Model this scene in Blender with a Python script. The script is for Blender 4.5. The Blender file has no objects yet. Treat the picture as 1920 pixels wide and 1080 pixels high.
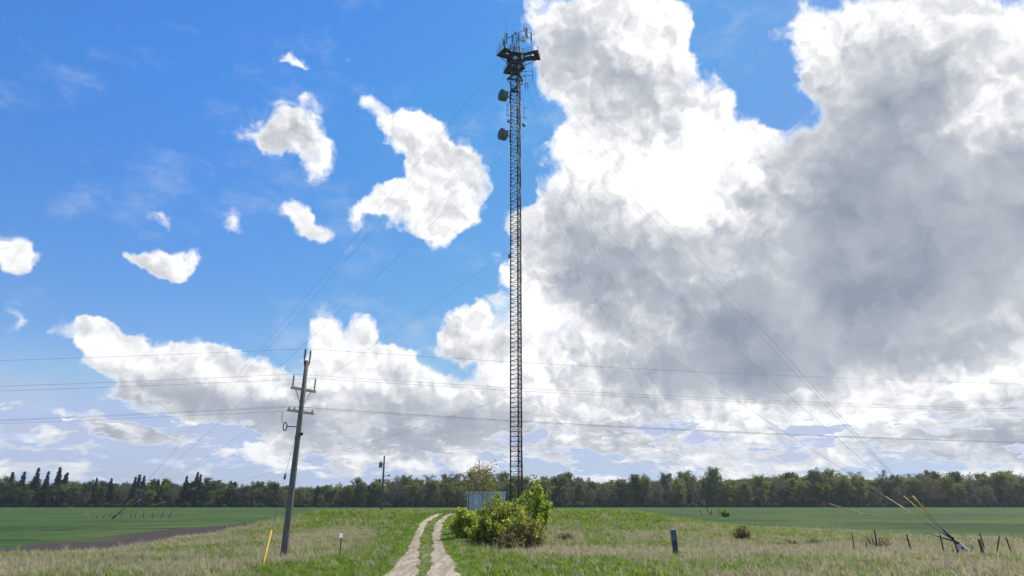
import bpy, bmesh, math, random
import numpy as np
from mathutils import Vector, Matrix
R = math.radians
scene = bpy.context.scene
col = scene.collection

# ------------------------------------------------------------------ camera
cam_d = bpy.data.cameras.new('camera')
cam_d.sensor_width = 36.0
cam_d.lens = 22.875
cam_d.clip_start = 0.1
cam_d.clip_end = 20000
cam = bpy.data.objects.new('camera', cam_d)
cam.location = (0, 0, 2.6)
cam.rotation_euler = (R(90 + 18.28), 0, 0)
col.objects.link(cam)
scene.camera = cam

# ------------------------------------------------------------------ light
SUN_AZ, SUN_EL = 52.0, 50.0          # degrees clockwise from the view axis (+Y), and above the horizon
sun_d = bpy.data.lights.new('sun', 'SUN')
sun_d.energy = 4.6
sun_d.angle = R(0.53)
sun_d.color = (1.0, 0.95, 0.87)
sun = bpy.data.objects.new('sun', sun_d)
to_sun = Vector((math.sin(R(SUN_AZ)) * math.cos(R(SUN_EL)), math.cos(R(SUN_AZ)) * math.cos(R(SUN_EL)), math.sin(R(SUN_EL))))
sun.rotation_euler = to_sun.to_track_quat('Z', 'Y').to_euler()
sun.location = (60, 40, 120)
col.objects.link(sun)

scene.view_settings.view_transform = 'Standard'
scene.view_settings.look = 'None'
scene.view_settings.exposure = 0.0
scene.view_settings.gamma = 1.0
scene.view_settings.use_curve_mapping = False
scene.render.engine = 'CYCLES'
scene.cycles.use_denoising = True
scene.cycles.max_bounces = 6
scene.cycles.transparent_max_bounces = 8

# ------------------------------------------------------------------ sky
# cumulus banks: azimuth, elevation, half width, half height (degrees), tilt, weight
CLOUD_BANKS = [
    (-22.6,35.6,2.1,1,0,0.85), (-20.3,35.4,2.2,1,-15,0.85), (-20.9,31,3.2,2.8,0,1.062), (-23.2,29,3.2,2,0,1.062), (-18.1,28.6,2.5,2.4,-40,1.003), 
    (-14.6,33.1,2,2,-40,1.003), (-10.2,31.2,3.7,2.5,-25,1.121), (-6.6,29.2,5.3,4,-20,1.239), (-4.1,26.5,3.7,3.1,0,1.121), (-9.6,26.7,6.3,2.7,10,1.062), 
    (-12.9,25,2.9,2,0,0.885), (-5.4,24,3.4,3.1,0,0.944), (-8.1,23.5,3.2,2,0,0.708), (-19,23.3,4.4,2.9,-40,1.18), (-20.7,23.6,1.9,1.6,0,0.413), 
    (-17.7,22.2,2,1.4,0,0.354), (-24.9,22.2,2.4,1.4,-10,1.1), (-30.8,22,1.7,1,-20,0.85), (-31.9,18,3.1,1.8,0,1.003), (-29.4,17.8,2.4,1.6,-20,0.944), 
    (-27.3,18.6,1.6,1.5,0,0.826), (-39.8,16.8,2.7,3.3,0,1.1), (-38.3,16.1,1.5,1.8,0,0.7), (-34.8,12.7,3.3,1.5,0,1), (-38.4,11.7,1.8,0.8,0,0.7), 
    (-32.6,10.9,3.1,1.7,0,1), (-28.7,10,5.9,3.1,-8,1.3), (-24.8,9.3,6.2,3.2,-8,1.3), (-21.4,9.4,4.1,3.4,0,1.2), (-18.4,7.2,4.2,2.8,0,1), 
    (-17.4,14.8,1.7,1.5,0,0.85), (-14.5,14.9,2.4,1.7,0,0.9), (-17.2,11.9,1.9,2.3,0,0.8), (-14.4,10.5,4.9,3.4,0,1.1), (-10.6,10.9,5,3.4,0,1.1), 
    (-11.9,7.2,10.6,3.8,0,1.1), (-6,7.8,6.4,4.3,0,1), (-5.3,14,5.3,3.3,0,1.15), (-1.7,13.4,4.3,3.5,0,1.1), (-2.6,9.2,5.6,4.1,0,0.8), 
    (-30.9,5.6,2.9,1.6,0,0.8), (-27.7,5.5,3.3,1.2,0,0.6), (10.7,40.1,9.9,5.2,0,1.1), (5.1,38.4,5.6,4.5,0,1), (15.5,38.7,4.7,2.8,0,0.9), 
    (12.4,33.7,8.8,6,0,1.1), (8,31.4,6.8,6.6,0,0.95), (17,28.8,9.2,5.2,0,1.05), (21.5,33.2,3.3,2.4,-30,0.5), (5.1,24.7,5.1,5.1,0,0.9), 
    (10.2,25.4,8.5,6.8,0,1), (1.2,19.2,3,5.1,0,0.95), (0.5,13.6,4.3,5.6,0,0.9), (14.3,21,13.1,8.6,0,1.1), (27.1,25,7.9,9,0,1), 
    (34.7,26.9,10.2,8.7,0,1.2), (37.8,19.3,9,10.3,0,1.2), (31.2,33.5,6.1,4.9,0,1), (39.8,32.6,8.1,5.1,0,1.1), (27.4,37.2,4.1,2.2,0,0.6), 
    (22.8,16.1,13.3,8.2,0,1.1), (7.7,15.3,9.5,6.9,0,1), (4.3,10.8,7.5,5.1,0,0.9), (15.7,10,13,4.9,0,0.9), (28.7,9.9,12.4,4.4,0,0.9), 
    (36.2,11,8.2,7.1,0,1), (6.5,6.7,10.9,3.1,0,0.5), (19.4,5.1,13.7,2.5,0,0.35), (32.7,4.5,11.1,3,0,0.45), 
]
CLEAR_GAPS = [
    (23.5,36.9,3.8,3.5,0,0.8), (24.1,32.9,3,2.4,-25,0.8), (26.7,30.5,2.6,1.8,0,0.75), (3,32.3,2.7,3.5,0,0.6), (2.1,28,3.1,2.7,0,0.5), 
    (-0.8,25.7,2.6,5.5,0,0.5), (-1.2,18.3,1.8,3.8,0,0.5), (-0.8,38.5,3.4,4.1,0,0.5), (-5.2,11.2,2.8,1.1,-14,0.8), (0,9.9,1.9,1.1,-30,0.3), 
    (-12.7,28.6,1.8,1,-30,0.3), (-30,6.4,6.3,0.8,-6,0.5), (-23.1,5.5,3.9,1.2,-8,0.6), (-37.2,12.4,0.7,1.1,0,0.4), (-36.4,10.6,1.9,0.8,-10,0.4), 
    (-35.6,8.1,3.7,1.1,0,0.4), (-20.8,26.7,2.3,1,0,0.4), (-16.3,26.4,1.9,1.8,0,0.3), (-4,21.5,2.5,1.9,0,0.3), (-18.4,10.7,0.9,2.2,10,0.45), 
    (-22.3,11.7,2.5,0.9,-20,0.5), (-21.2,13.6,2.5,2.6,0,0.4), (-9.6,14.8,2.8,1.8,0,0.5), (4.1,14.7,1.6,1,0,0.35), (29.2,5.9,14.8,1,0,0.75), 
    (13.2,6.1,8.7,1,0,0.6), (1.8,5.8,5.5,1.1,0,0.5), (-19.3,12.4,1.9,1.9,0,0.8), (-8.8,13.4,2.2,1.8,0,0.6), (-16.2,6.4,2.6,1,0,0.4), 
]
SHADED_CORES = [
    (7,38.9,5.8,2.4,20,0.75), (10.4,35.1,7.4,2.5,-10,0.75), (12.8,32.1,4.6,3,0,0.5), (33,29.8,8.5,4.6,0,0.8), (34.1,23.8,10.8,6.9,0,0.95), 
    (29.5,19.8,11.9,5.7,0,0.95), (37.4,17,8.6,5.6,0,0.95), (6.1,23.3,6.5,4.6,0,0.8), (13.3,19.7,8.5,3.7,0,0.6), (23,14.5,13.9,3.7,0,1.2), 
    (32.7,16.3,10.6,2.8,0,0.7), (9.4,19,7.2,3.2,0,0.6), (17.9,10.7,9.8,3.1,0,1.1), (26.5,10.1,8.7,2.5,0,0.75), (9.3,9.8,6.4,2.7,0,0.5), 
    (35.2,11.2,7.7,2.3,0,0.6), (-27.3,8.2,6.7,1.2,-8,0.62), (-20.9,6.9,5.3,1.5,-10,0.5), (-12.3,5.9,10,1.9,0,0.5), (-10.2,8.6,3.2,1,0,0.25), 
    (-3.6,12.6,3.8,1.4,0,0.6), (-3.7,6,6.9,1.6,0,0.45), (-30,4.7,3.4,0.9,0,0.5), (-34.9,11.9,2.6,0.7,0,0.35), (-39.2,15.1,2.1,0.9,0,0.35), 
    (-21.8,28.9,3.2,2.1,0,0.4), (-7,27.9,3.1,1.8,0,0.2), (-18.7,22.3,2.3,1.3,0,0.3), (-30.7,17.3,3,0.8,0,0.35), 
]
SUNLIT_KNOTS = [
    (16,28.5,8.3,4.8,20,0.8), (19.3,23.6,5.5,3.1,0,0.45), (5.2,27.5,4.1,2.3,0,0.4), (39.3,26.3,2.6,3.2,0,0.7), (11.4,41.2,6.6,2.3,0,0.5), 
    (38.5,27.1,2,1.1,0,0.4), (2,17.3,2.9,3.7,0,0.5), (13.2,13.2,2.3,1.8,0,0.4), (10.4,12.9,3.2,1.4,0,0.4), (25.6,7.1,15.8,1.8,0,0.8), 
    (5.6,9.4,7,2.3,0,0.6), (34.2,9,5.2,1.5,0,0.4), 
]


world = bpy.data.worlds.new('World')
scene.world = world
world.use_nodes = True
wt = world.node_tree
wt.nodes.clear()

class NT:
    """small helper to write node trees as expressions"""
    def __init__(s, tree): s.t = tree
    def n(s, kind, **kw):
        nd = s.t.nodes.new(kind)
        for k, v in kw.items(): setattr(nd, k, v)
        return nd
    def put(s, sock, v):
        if v is None: return
        if isinstance(v, bpy.types.NodeSocket): s.t.links.new(v, sock)
        else: sock.default_value = v
    def m(s, op, a, b=None, c=None, clamp=False):
        nd = s.n('ShaderNodeMath', operation=op, use_clamp=clamp)
        s.put(nd.inputs[0], a); s.put(nd.inputs[1], b); s.put(nd.inputs[2], c)
        return nd.outputs[0]
    def vm(s, op, a, b=None, c=None, scale=None):
        nd = s.n('ShaderNodeVectorMath', operation=op)
        s.put(nd.inputs[0], a); s.put(nd.inputs[1], b)
        if c is not None: s.put(nd.inputs[2], c)
        if scale is not None: s.put(nd.inputs['Scale'], scale)
        return nd.outputs['Value'] if op in ('LENGTH', 'DOT_PRODUCT', 'DISTANCE') else nd.outputs[0]
    def noise(s, vec, scale, detail=4, rough=.5, lac=2.0, dist=0., dim='3D', out=0):
        nd = s.n('ShaderNodeTexNoise', noise_dimensions=dim)
        s.put(nd.inputs['Vector'], vec)
        s.put(nd.inputs['Scale'], scale); s.put(nd.inputs['Detail'], detail); s.put(nd.inputs['Roughness'], rough)
        s.put(nd.inputs['Lacunarity'], lac); s.put(nd.inputs['Distortion'], dist)
        return nd.outputs[out]
    def ramp01(s, v, a, b, smooth=True, lo=0., hi=1.):
        nd = s.n('ShaderNodeMapRange', interpolation_type='SMOOTHSTEP' if smooth else 'LINEAR')
        s.put(nd.inputs[0], v)
        for i, x in zip((1, 2, 3, 4), (a, b, lo, hi)): s.put(nd.inputs[i], x)
        return nd.outputs[0]
    def mix(s, f, a, b):
        nd = s.n('ShaderNodeMix', data_type='RGBA')
        s.put(nd.inputs[0], f); s.put(nd.inputs[6], a); s.put(nd.inputs[7], b)
        return nd.outputs[2]
    def sep(s, v):
        nd = s.n('ShaderNodeSeparateXYZ'); s.put(nd.inputs[0], v); return nd.outputs
    def comb(s, x, y, z):
        nd = s.n('ShaderNodeCombineXYZ')
        for i, q in enumerate((x, y, z)): s.put(nd.inputs[i], q)
        return nd.outputs[0]
    def link(s, a, b): s.t.links.new(a, b)

def build_world():
    g = NT(wt)
    SKY = 0.10
    d = g.n('ShaderNodeTexCoord').outputs['Generated']
    sky = g.n('ShaderNodeTexSky', sky_type='NISHITA', sun_disc=False, sun_elevation=R(SUN_EL), sun_rotation=R(SUN_AZ),
              altitude=250, air_density=1.0, dust_density=0.15, ozone_density=2.2)
    # fine and coarse bending of the outlines
    w1 = g.vm('MULTIPLY', g.vm('SUBTRACT', g.noise(d, 7.0, 2, .5, out=1), (.5, .5, .5)), (.045, .045, .045))
    w2 = g.vm('MULTIPLY', g.vm('SUBTRACT', g.noise(d, 24.0, 3, .55, out=1), (.5, .5, .5)), (.05, .05, .05))
    calm = g.ramp01(g.sep(d)[2], .03, .24, lo=.22, hi=1.)
    v = g.vm('ADD', d, g.vm('SCALE', g.vm('ADD', w1, w2), scale=calm))
    x, y, z = g.sep(v)
    az = g.m('MULTIPLY', g.m('ARCTAN2', x, y), 57.29578)
    hyp = g.m('SQRT', g.m('ADD', g.m('MULTIPLY', x, x), g.m('MULTIPLY', y, y)))
    el = g.m('MULTIPLY', g.m('ARCTAN2', z, hyp), 57.29578)
    P = g.comb(az, el, 0.)
    x0, y0, z0 = g.sep(d)
    el0 = g.m('MULTIPLY', g.m('ARCSINE', z0), 57.29578)
    az0 = g.m('MULTIPLY', g.m('ARCTAN2', x0, y0), 57.29578)
    def chain(lst, start=0.0, sign=1.0):
        acc = start
        for (a, e, rx, ry, rot, w) in lst:
            mp = g.n('ShaderNodeMapping', vector_type='TEXTURE')
            g.put(mp.inputs[0], P)
            mp.inputs['Location'].default_value = (a, e, 0)
            mp.inputs['Rotation'].default_value = (0, 0, R(rot))
            mp.inputs['Scale'].default_value = (rx * 1.4, ry * 1.4, 1)
            gr = g.n('ShaderNodeTexGradient', gradient_type='SPHERICAL')
            g.link(mp.outputs[0], gr.inputs[0])
            acc = g.m('MULTIPLY_ADD', gr.outputs['Fac'], w * sign, acc)
        return acc
    C = chain(CLOUD_BANKS)
    C = g.m('MINIMUM', C, 1.25)
    C = chain(CLEAR_GAPS, C, -1.0)
    # the same broken cumulus goes on outside the stretch of sky described above
    side = g.m('MAXIMUM', g.ramp01(g.m('ABSOLUTE', az0), 46, 58), g.ramp01(el0, 43, 54))
    more = g.ramp01(g.noise(g.vm('MULTIPLY', d, (1, 1, 1.6)), 3.2, 2, .5), .46, .66)
    C = g.m('MULTIPLY_ADD', g.m('MULTIPLY', side, more), 1.1, C)
    # rows of small cumulus low in the distance
    rows = g.noise(g.comb(g.m('MULTIPLY', az, .22), g.m('MULTIPLY', el, .80), 7.3), 1.0, 4, .62)
    band = g.m('MULTIPLY', g.ramp01(el0, .2, 1.6), g.ramp01(el0, 10., 5.5))
    C = g.m('MULTIPLY_ADD', g.m('MULTIPLY', g.ramp01(rows, .36, .60), band), g.ramp01(az0, -40, 15, lo=.80, hi=1.0), C)
    # billows
    def detail(vec):
        f = g.noise(vec, 13.0, 9, .63, 2.15)
        vo = g.n('ShaderNodeTexVoronoi', feature='F1', voronoi_dimensions='3D')
        g.put(vo.inputs['Vector'], vec); vo.inputs['Scale'].default_value = 17.0
        vo.inputs['Detail'].default_value = 2.0; vo.inputs['Roughness'].default_value = .5
        q = g.m('SUBTRACT', .45, vo.outputs['Distance'])
        return g.m('MULTIPLY_ADD', q, .75, g.m('MULTIPLY', g.m('SUBTRACT', f, .5), 1.5))
    dd = g.vm('ADD', d, w2)
    T1 = detail(dd)
    T2 = detail(g.vm('ADD', dd, (.009, .0, .012)))
    D = g.m('SUBTRACT', g.m('MULTIPLY_ADD', T1, g.m('MULTIPLY', g.ramp01(el0, 2., 14., lo=.6, hi=.95), g.ramp01(C, .70, 1.3, lo=1.3, hi=.45)), C), .34)
    alpha = g.m('POWER', g.ramp01(D, -.14, .50), 1.3)
    # thin grey layers low over the horizon
    st = g.noise(g.comb(g.m('MULTIPLY', az0, .07), g.m('MULTIPLY', el0, .75), 3.0), 1.0, 6, .6)
    low = g.ramp01(el0, 11.0, 3.5)
    strat = g.m('MULTIPLY', g.ramp01(st, .40, .62), low)
    # self shading
    S = chain(SHADED_CORES)
    S = g.m('MULTIPLY', S, 1.7)
    S = chain(SUNLIT_KNOTS, S, -1.3)
    S = g.m('MULTIPLY_ADD', g.m('MULTIPLY', band, g.ramp01(rows, .64, .46)), 1.0, S)
    rel = g.m('MULTIPLY', g.m('SUBTRACT', T1, T2), 1.9)
    thick = g.ramp01(D, .15, 1.0)
    S = g.m('MULTIPLY_ADD', thick, .30, S)
    S = g.m('MULTIPLY_ADD', g.m('MULTIPLY', side, thick), .5, S)
    S = g.m('SUBTRACT', S, g.m('MULTIPLY', rel, 1.15))
    S = g.m('MULTIPLY_ADD', T1, .10, S)
    big = g.m('SUBTRACT', g.noise(dd, 9.0, 6, .58), .5)
    S = g.m('MULTIPLY_ADD', big, .8, S)
    shade = g.m('TANH', g.m('MULTIPLY', g.m('MAXIMUM', g.m('ADD', S, .10), 0.), .66))
    shade = g.m('MULTIPLY', shade, g.m('MULTIPLY_ADD', g.m('ADD', big, g.m('MULTIPLY', T1, .4)), .6, 1.0), clamp=True)
    shade = g.m('MULTIPLY', shade, g.ramp01(D, .02, .55))
    white = (1.07 / SKY, 1.07 / SKY, 1.06 / SKY, 1)
    grey = (.27 / SKY, .315 / SKY, .40 / SKY, 1)
    cc = g.mix(shade, white, grey)
    hs = g.n('ShaderNodeHueSaturation'); hs.inputs['Saturation'].default_value = 1.25; hs.inputs['Value'].default_value = 1.0
    g.link(sky.outputs[0], hs.inputs['Color'])
    base = g.vm('MULTIPLY', hs.outputs[0], g.mix(g.ramp01(el0, 12., 33., smooth=False), (1.40, 1.38, 1.50, 1), (1.33, 1.80, 2.24, 1)))
    base = g.vm('MINIMUM', base, g.mix(g.ramp01(el0, 10., 27.), (.6 / SKY, .52 / SKY, .82 / SKY, 1), (.6 / SKY, .36 / SKY, .79 / SKY, 1)))
    veil = g.noise(g.vm('ADD', g.vm('MULTIPLY', d, (1, 1, 2.2)), w2), 5.5, 8, .66)
    base = g.mix(g.m('MULTIPLY', g.ramp01(veil, .50, .78), .30), base, (.80 / SKY, .86 / SKY, .95 / SKY, 1))
    base = g.mix(g.ramp01(el0, 13., 1.), base, (.46 / SKY, .60 / SKY, .84 / SKY, 1))
    base = g.mix(g.m('MULTIPLY', strat, .75), base, (.52 / SKY, .58 / SKY, .71 / SKY, 1))
    final = g.mix(alpha, base, cc)
    bg = g.n('ShaderNodeBackground'); g.link(final, bg.inputs[0]); bg.inputs[1].default_value = SKY
    out = g.n('ShaderNodeOutputWorld'); g.link(bg.outputs[0], out.inputs[0])
    world.cycles.sampling_method = 'MANUAL'
    world.cycles.sample_map_resolution = 512
build_world()

# ------------------------------------------------------------------ helpers
rng = np.random.default_rng(7)
random.seed(11)

def tag(o, label=None, cat=None, group=None, kind=None):
    if label: o['label'] = label
    if cat: o['category'] = cat
    if group: o['group'] = group
    if kind: o['kind'] = kind
    return o

def empty(name, loc=(0, 0, 0), rz=0.0, parent=None):
    o = bpy.data.objects.new(name, None)
    o.empty_display_size = 0.2
    o.location = loc; o.rotation_euler = (0, 0, rz)
    col.objects.link(o)
    if parent: o.parent = parent
    return o

def link_mesh(name, me, parent=None, loc=(0, 0, 0), rot=(0, 0, 0)):
    o = bpy.data.objects.new(name, me)
    o.location = loc; o.rotation_euler = rot
    col.objects.link(o)
    if parent: o.parent = parent
    return o

def frame(d):
    d = Vector(d).normalized()
    a = Vector((0, 0, 1)) if abs(d.z) < .95 else Vector((1, 0, 0))
    u = d.cross(a).normalized()
    return d, u, d.cross(u).normalized()

class MB:
    """collects vertices and faces, then makes one mesh"""
    def __init__(s): s.v = []; s.f = []; s.sm = []
    def ring(s, c, u, w, r, n):
        b = len(s.v)
        for i in range(n):
            t = 2 * math.pi * i / n
            s.v.append(tuple(Vector(c) + u * (r * math.cos(t)) + w * (r * math.sin(t))))
        return b
    def tube(s, pts, rad, n=8, caps=True):
        pts = [Vector(p) for p in pts]
        if not isinstance(rad, (list, tuple)): rad = [rad] * len(pts)
        rings = []
        for i, p in enumerate(pts):
            d = pts[min(i + 1, len(pts) - 1)] - pts[max(i - 1, 0)]
            _, u, w = frame(d)
            if i and (u.dot(pu) < 0): u, w = -u, -w
            pu = u
            rings.append(s.ring(p, u, w, rad[i], n))
        for a, b in zip(rings, rings[1:]):
            for i in range(n):
                j = (i + 1) % n
                s.f.append((a + i, b + i, b + j, a + j)); s.sm.append(True)
        if caps:
            s.f.append(tuple(range(rings[0], rings[0] + n))); s.sm.append(False)
            s.f.append(tuple(reversed(range(rings[-1], rings[-1] + n)))); s.sm.append(False)
        return s
    def bar(s, a, b, w, h=None):
        """square bar between two points"""
        h = h or w
        d, u, v = frame(Vector(b) - Vector(a))
        k = len(s.v)
        for p in (Vector(a), Vector(b)):
            for x, y in ((-1, -1), (1, -1), (1, 1), (-1, 1)):
                s.v.append(tuple(p + u * (x * w / 2) + v * (y * h / 2)))
        for q in ((0, 1, 5, 4), (1, 2, 6, 5), (2, 3, 7, 6), (3, 0, 4, 7), (3, 2, 1, 0), (4, 5, 6, 7)):
            s.f.append(tuple(k + i for i in q)); s.sm.append(False)
        return s
    def box(s, lo, hi, M=None):
        k = len(s.v)
        for z in (lo[2], hi[2]):
            for x, y in ((lo[0], lo[1]), (hi[0], lo[1]), (hi[0], hi[1]), (lo[0], hi[1])):
                p = Vector((x, y, z)); s.v.append(tuple(M @ p if M else p))
        for q in ((3, 2, 1, 0), (4, 5, 6, 7), (0, 1, 5, 4), (1, 2, 6, 5), (2, 3, 7, 6), (3, 0, 4, 7)):
            s.f.append(tuple(k + i for i in q)); s.sm.append(False)
        return s
    def lathe(s, prof, c=(0, 0, 0), axis=(0, 0, 1), n=20):
        """prof: (distance along axis, radius)"""
        d, u, w = frame(axis); c = Vector(c)
        rings = [s.ring(c + d * h, u, w, max(r, 1e-4), n) for h, r in prof]
        for a, b in zip(rings, rings[1:]):
            for i in range(n):
                j = (i + 1) % n
                s.f.append((a + i, b + i, b + j, a + j)); s.sm.append(True)
        return s
    def prism(s, poly, z0, z1):
        k = len(s.v); n = len(poly)
        for z in (z0, z1):
            for x, y in poly: s.v.append((x, y, z))
        s.f.append(tuple(reversed(range(k, k + n)))); s.f.append(tuple(range(k + n, k + 2 * n))); s.sm += [False, False]
        for i in range(n):
            j = (i + 1) % n
            s.f.append((k + i, k + j, k + n + j, k + n + i)); s.sm.append(False)
        return s
    def mesh(s, name, mat, bevel=0):
        me = bpy.data.meshes.new(name)
        me.from_pydata(s.v, [], s.f)
        me.polygons.foreach_set('use_smooth', s.sm)
        me.materials.append(mat)
        bm = bmesh.new(); bm.from_mesh(me); bmesh.ops.recalc_face_normals(bm, faces=bm.faces)
        if bevel: bmesh.ops.bevel(bm, geom=list(bm.edges), offset=bevel, segments=2, affect='EDGES', profile=.5)
        bm.to_mesh(me); bm.free()
        return me
    def build(s, name, mat, parent=None, loc=(0, 0, 0), rot=(0, 0, 0), bevel=0):
        return link_mesh(name, s.mesh(name, mat, bevel), parent, loc, rot)

def np_mesh(name, V, F, mat, smooth=False):
    """quads or triangles from arrays"""
    V = np.asarray(V, np.float32); F = np.asarray(F, np.int32)
    me = bpy.data.meshes.new(name)
    me.vertices.add(len(V)); me.vertices.foreach_set('co', V.ravel())
    k = F.shape[1]
    me.loops.add(F.size); me.loops.foreach_set('vertex_index', F.ravel())
    me.polygons.add(len(F)); me.polygons.foreach_set('loop_start', np.arange(0, F.size, k, dtype=np.int32))
    me.polygons.foreach_set('use_smooth', np.full(len(F), smooth))
    me.update(calc_edges=True); me.validate()
    if mat: me.materials.append(mat)
    return me

# ------------------------------------------------------------------ value noise for layouts on the ground
_perm = np.random.default_rng(3).random((256, 256))
def vnoise(x, y):
    xi = np.floor(x).astype(int); yi = np.floor(y).astype(int)
    fx = x - xi; fy = y - yi
    fx = fx * fx * (3 - 2 * fx); fy = fy * fy * (3 - 2 * fy)
    h = lambda a, b: _perm[a & 255, b & 255]
    return (h(xi, yi) * (1 - fx) + h(xi + 1, yi) * fx) * (1 - fy) + (h(xi, yi + 1) * (1 - fx) + h(xi + 1, yi + 1) * fx) * fy
def fbm(x, y, s=1.0, o=4):
    t = 0; a = .5; n = 0
    for i in range(o):
        t = t + a * vnoise(x * s + 17.3 * i, y * s - 9.1 * i); n += a; a *= .5; s *= 2.03
    return t / n
def sst(a, b, x):
    t = np.clip((x - a) / (b - a), 0, 1); return t * t * (3 - 2 * t)

# ------------------------------------------------------------------ materials
def material(name):
    m = bpy.data.materials.new(name); m.use_nodes = True
    m.node_tree.nodes.clear()
    return m, NT(m.node_tree)

def solid(name, c, rough=.6, metal=0., var=.25, scale=3., c2=None, bump=0., stretch=(1, 1, 1), spec=.4):
    """paint, metal, wood: two tones broken up by noise, with fine relief"""
    m, g = material(name)
    tc = g.n('ShaderNodeTexCoord').outputs['Object']
    v = g.vm('MULTIPLY', tc, stretch)
    n = g.noise(v, scale, 6, .6)
    c2 = c2 or tuple(q * (1 - var) for q in c)
    rnd = g.n('ShaderNodeObjectInfo').outputs['Random']
    colr = g.mix(g.ramp01(n, .35, .68), (*c, 1), (*c2, 1))
    hsv = g.n('ShaderNodeHueSaturation'); g.link(colr, hsv.inputs['Color'])
    g.put(hsv.inputs['Value'], g.m('MULTIPLY_ADD', rnd, .16, .92))
    p = g.n('ShaderNodeBsdfPrincipled')
    g.link(hsv.outputs[0], p.inputs['Base Color'])
    g.put(p.inputs['Roughness'], g.ramp01(n, .2, .8, lo=max(rough - .12, .05), hi=min(rough + .12, 1)))
    p.inputs['Metallic'].default_value = metal
    p.inputs['Specular IOR Level'].default_value = spec
    if bump:
        b = g.n('ShaderNodeBump'); b.inputs['Strength'].default_value = bump; b.inputs['Distance'].default_value = .02
        g.link(g.noise(v, scale * 4, 5, .6), b.inputs['Height']); g.link(b.outputs[0], p.inputs['Normal'])
    o = g.n('ShaderNodeOutputMaterial'); g.link(p.outputs[0], o.inputs[0])
    return m

def leafy(name, c, c2, trans=.35, scale=1.5, rv=.5, glow=(1.5, 1.5, 1.0)):
    """leaves and blades: tone varies through the plant and from plant to plant, light comes through"""
    m, g = material(name)
    tc = g.n('ShaderNodeTexCoord').outputs['Object']
    n = g.noise(tc, scale, 3, .6)
    rnd = g.n('ShaderNodeObjectInfo').outputs['Random']
    f = g.m('ADD', g.m('MULTIPLY', g.m('SUBTRACT', n, .5), 1.8), g.m('MULTIPLY_ADD', g.m('SUBTRACT', rnd, .5), rv, .5), clamp=True)
    colr = g.mix(f, (*c, 1), (*c2, 1))
    d = g.n('ShaderNodeBsdfPrincipled'); g.link(colr, d.inputs['Base Color'])
    d.inputs['Roughness'].default_value = .62; d.inputs['Specular IOR Level'].default_value = .25
    t = g.n('ShaderNodeBsdfTranslucent'); g.link(g.vm('MULTIPLY', colr, glow), t.inputs[0])   # young leaves pass more light than they reflect
    mx = g.n('ShaderNodeMixShader'); mx.inputs[0].default_value = trans
    g.link(d.outputs[0], mx.inputs[1]); g.link(t.outputs[0], mx.inputs[2])
    o = g.n('ShaderNodeOutputMaterial'); g.link(mx.outputs[0], o.inputs[0])
    return m

M = {}
M['steel'] = solid('weathered galvanised steel', (.055, .058, .062), .6, .35, .5, 2.0)
M['dark_steel'] = solid('dark steel', (.045, .048, .05), .6, .3, .4, 2.0)
M['red_paint'] = solid('faded red oxide paint', (.30, .065, .03), .6, 0, .5, 2.0, bump=.2)
M['cable'] = solid('black cable', (.02, .02, .022), .6, 0, .3, 3)
M['wire'] = solid('aged wire strand', (.085, .09, .10), .55, .5, .3, 3)
M['grey_radome'] = solid('grey radome', (.075, .09, .08), .6, 0, .25, 1.2)
M['dish_metal'] = solid('dish shell', (.15, .17, .155), .45, .2, .25, 1.2)
M['panel_white'] = solid('off white antenna panel', (.62, .64, .60), .5, 0, .15, 1.5)
M['wood'] = solid('grey weathered pole wood', (.20, .175, .15), .85, 0, .45, 3.0, bump=.5, stretch=(6, 6, .5))
M['wood_arm'] = solid('bleached crossarm wood', (.34, .31, .27), .85, 0, .4, 5.0, bump=.4, stretch=(3, 3, 3))
M['insulator'] = solid('grey polymer insulator', (.07, .08, .10), .45, 0, .2, 5)
M['porcelain'] = solid('brown glazed porcelain', (.06, .04, .035), .25, 0, .3, 5)
M['yellow'] = solid('yellow guard plastic', (.62, .42, .035), .5, 0, .25, 2.5, c2=(.50, .31, .03))
M['pale_yellow'] = solid('sun-bleached yellow guard', (.66, .56, .22), .55, 0, .2, 2.5)
M['shelter'] = solid('pale blue grey metal siding', (.50, .56, .64), .5, .0, .12, 1.5)
M['shelter_trim'] = solid('white trim', (.70, .72, .72), .5, 0, .15, 2)
M['shelter_door'] = solid('grey door paint', (.40, .45, .52), .5, 0, .15, 2)
M['cabinet'] = solid('slate blue cabinet paint', (.16, .20, .24), .5, .1, .2, 2)
M['concrete'] = solid('concrete', (.38, .36, .33), .9, 0, .3, 4, bump=.4)
M['pedestal'] = solid('dark blue green pedestal plastic', (.05, .075, .09), .5, 0, .3, 3)
M['pedestal_top'] = solid('faded pedestal cover', (.13, .17, .21), .5, 0, .3, 3)
M['cap'] = solid('pale cap', (.55, .58, .58), .5, 0, .2, 3)
M['rust_post'] = solid('rusted steel post', (.045, .032, .026), .8, .2, .4, 4)
M['old_wood'] = solid('old fence post wood', (.15, .125, .10), .9, 0, .5, 4, bump=.5, stretch=(5, 5, .6))
M['pale_wood'] = solid('bleached fence post wood', (.42, .39, .34), .9, 0, .4, 4, bump=.4, stretch=(5, 5, .6))
M['sign_white'] = solid('white sign plate', (.70, .73, .76), .4, 0, .1, 3)
M['transformer'] = solid('transformer grey', (.16, .18, .19), .5, .2, .25, 2)
M['bark'] = solid('grey brown bark', (.19, .17, .15), .9, 0, .45, 3, bump=.4, stretch=(1, 1, .3))
M['bark_pale'] = solid('pale aspen bark', (.30, .29, .25), .85, 0, .5, 3, bump=.3, stretch=(1, 1, .5))
M['twig'] = solid('brown twigs', (.13, .085, .05), .85, 0, .4, 6)
M['leaf_a'] = leafy('dull green leaves', (.100, .125, .042), (.165, .180, .062), .5, .25)
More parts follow.
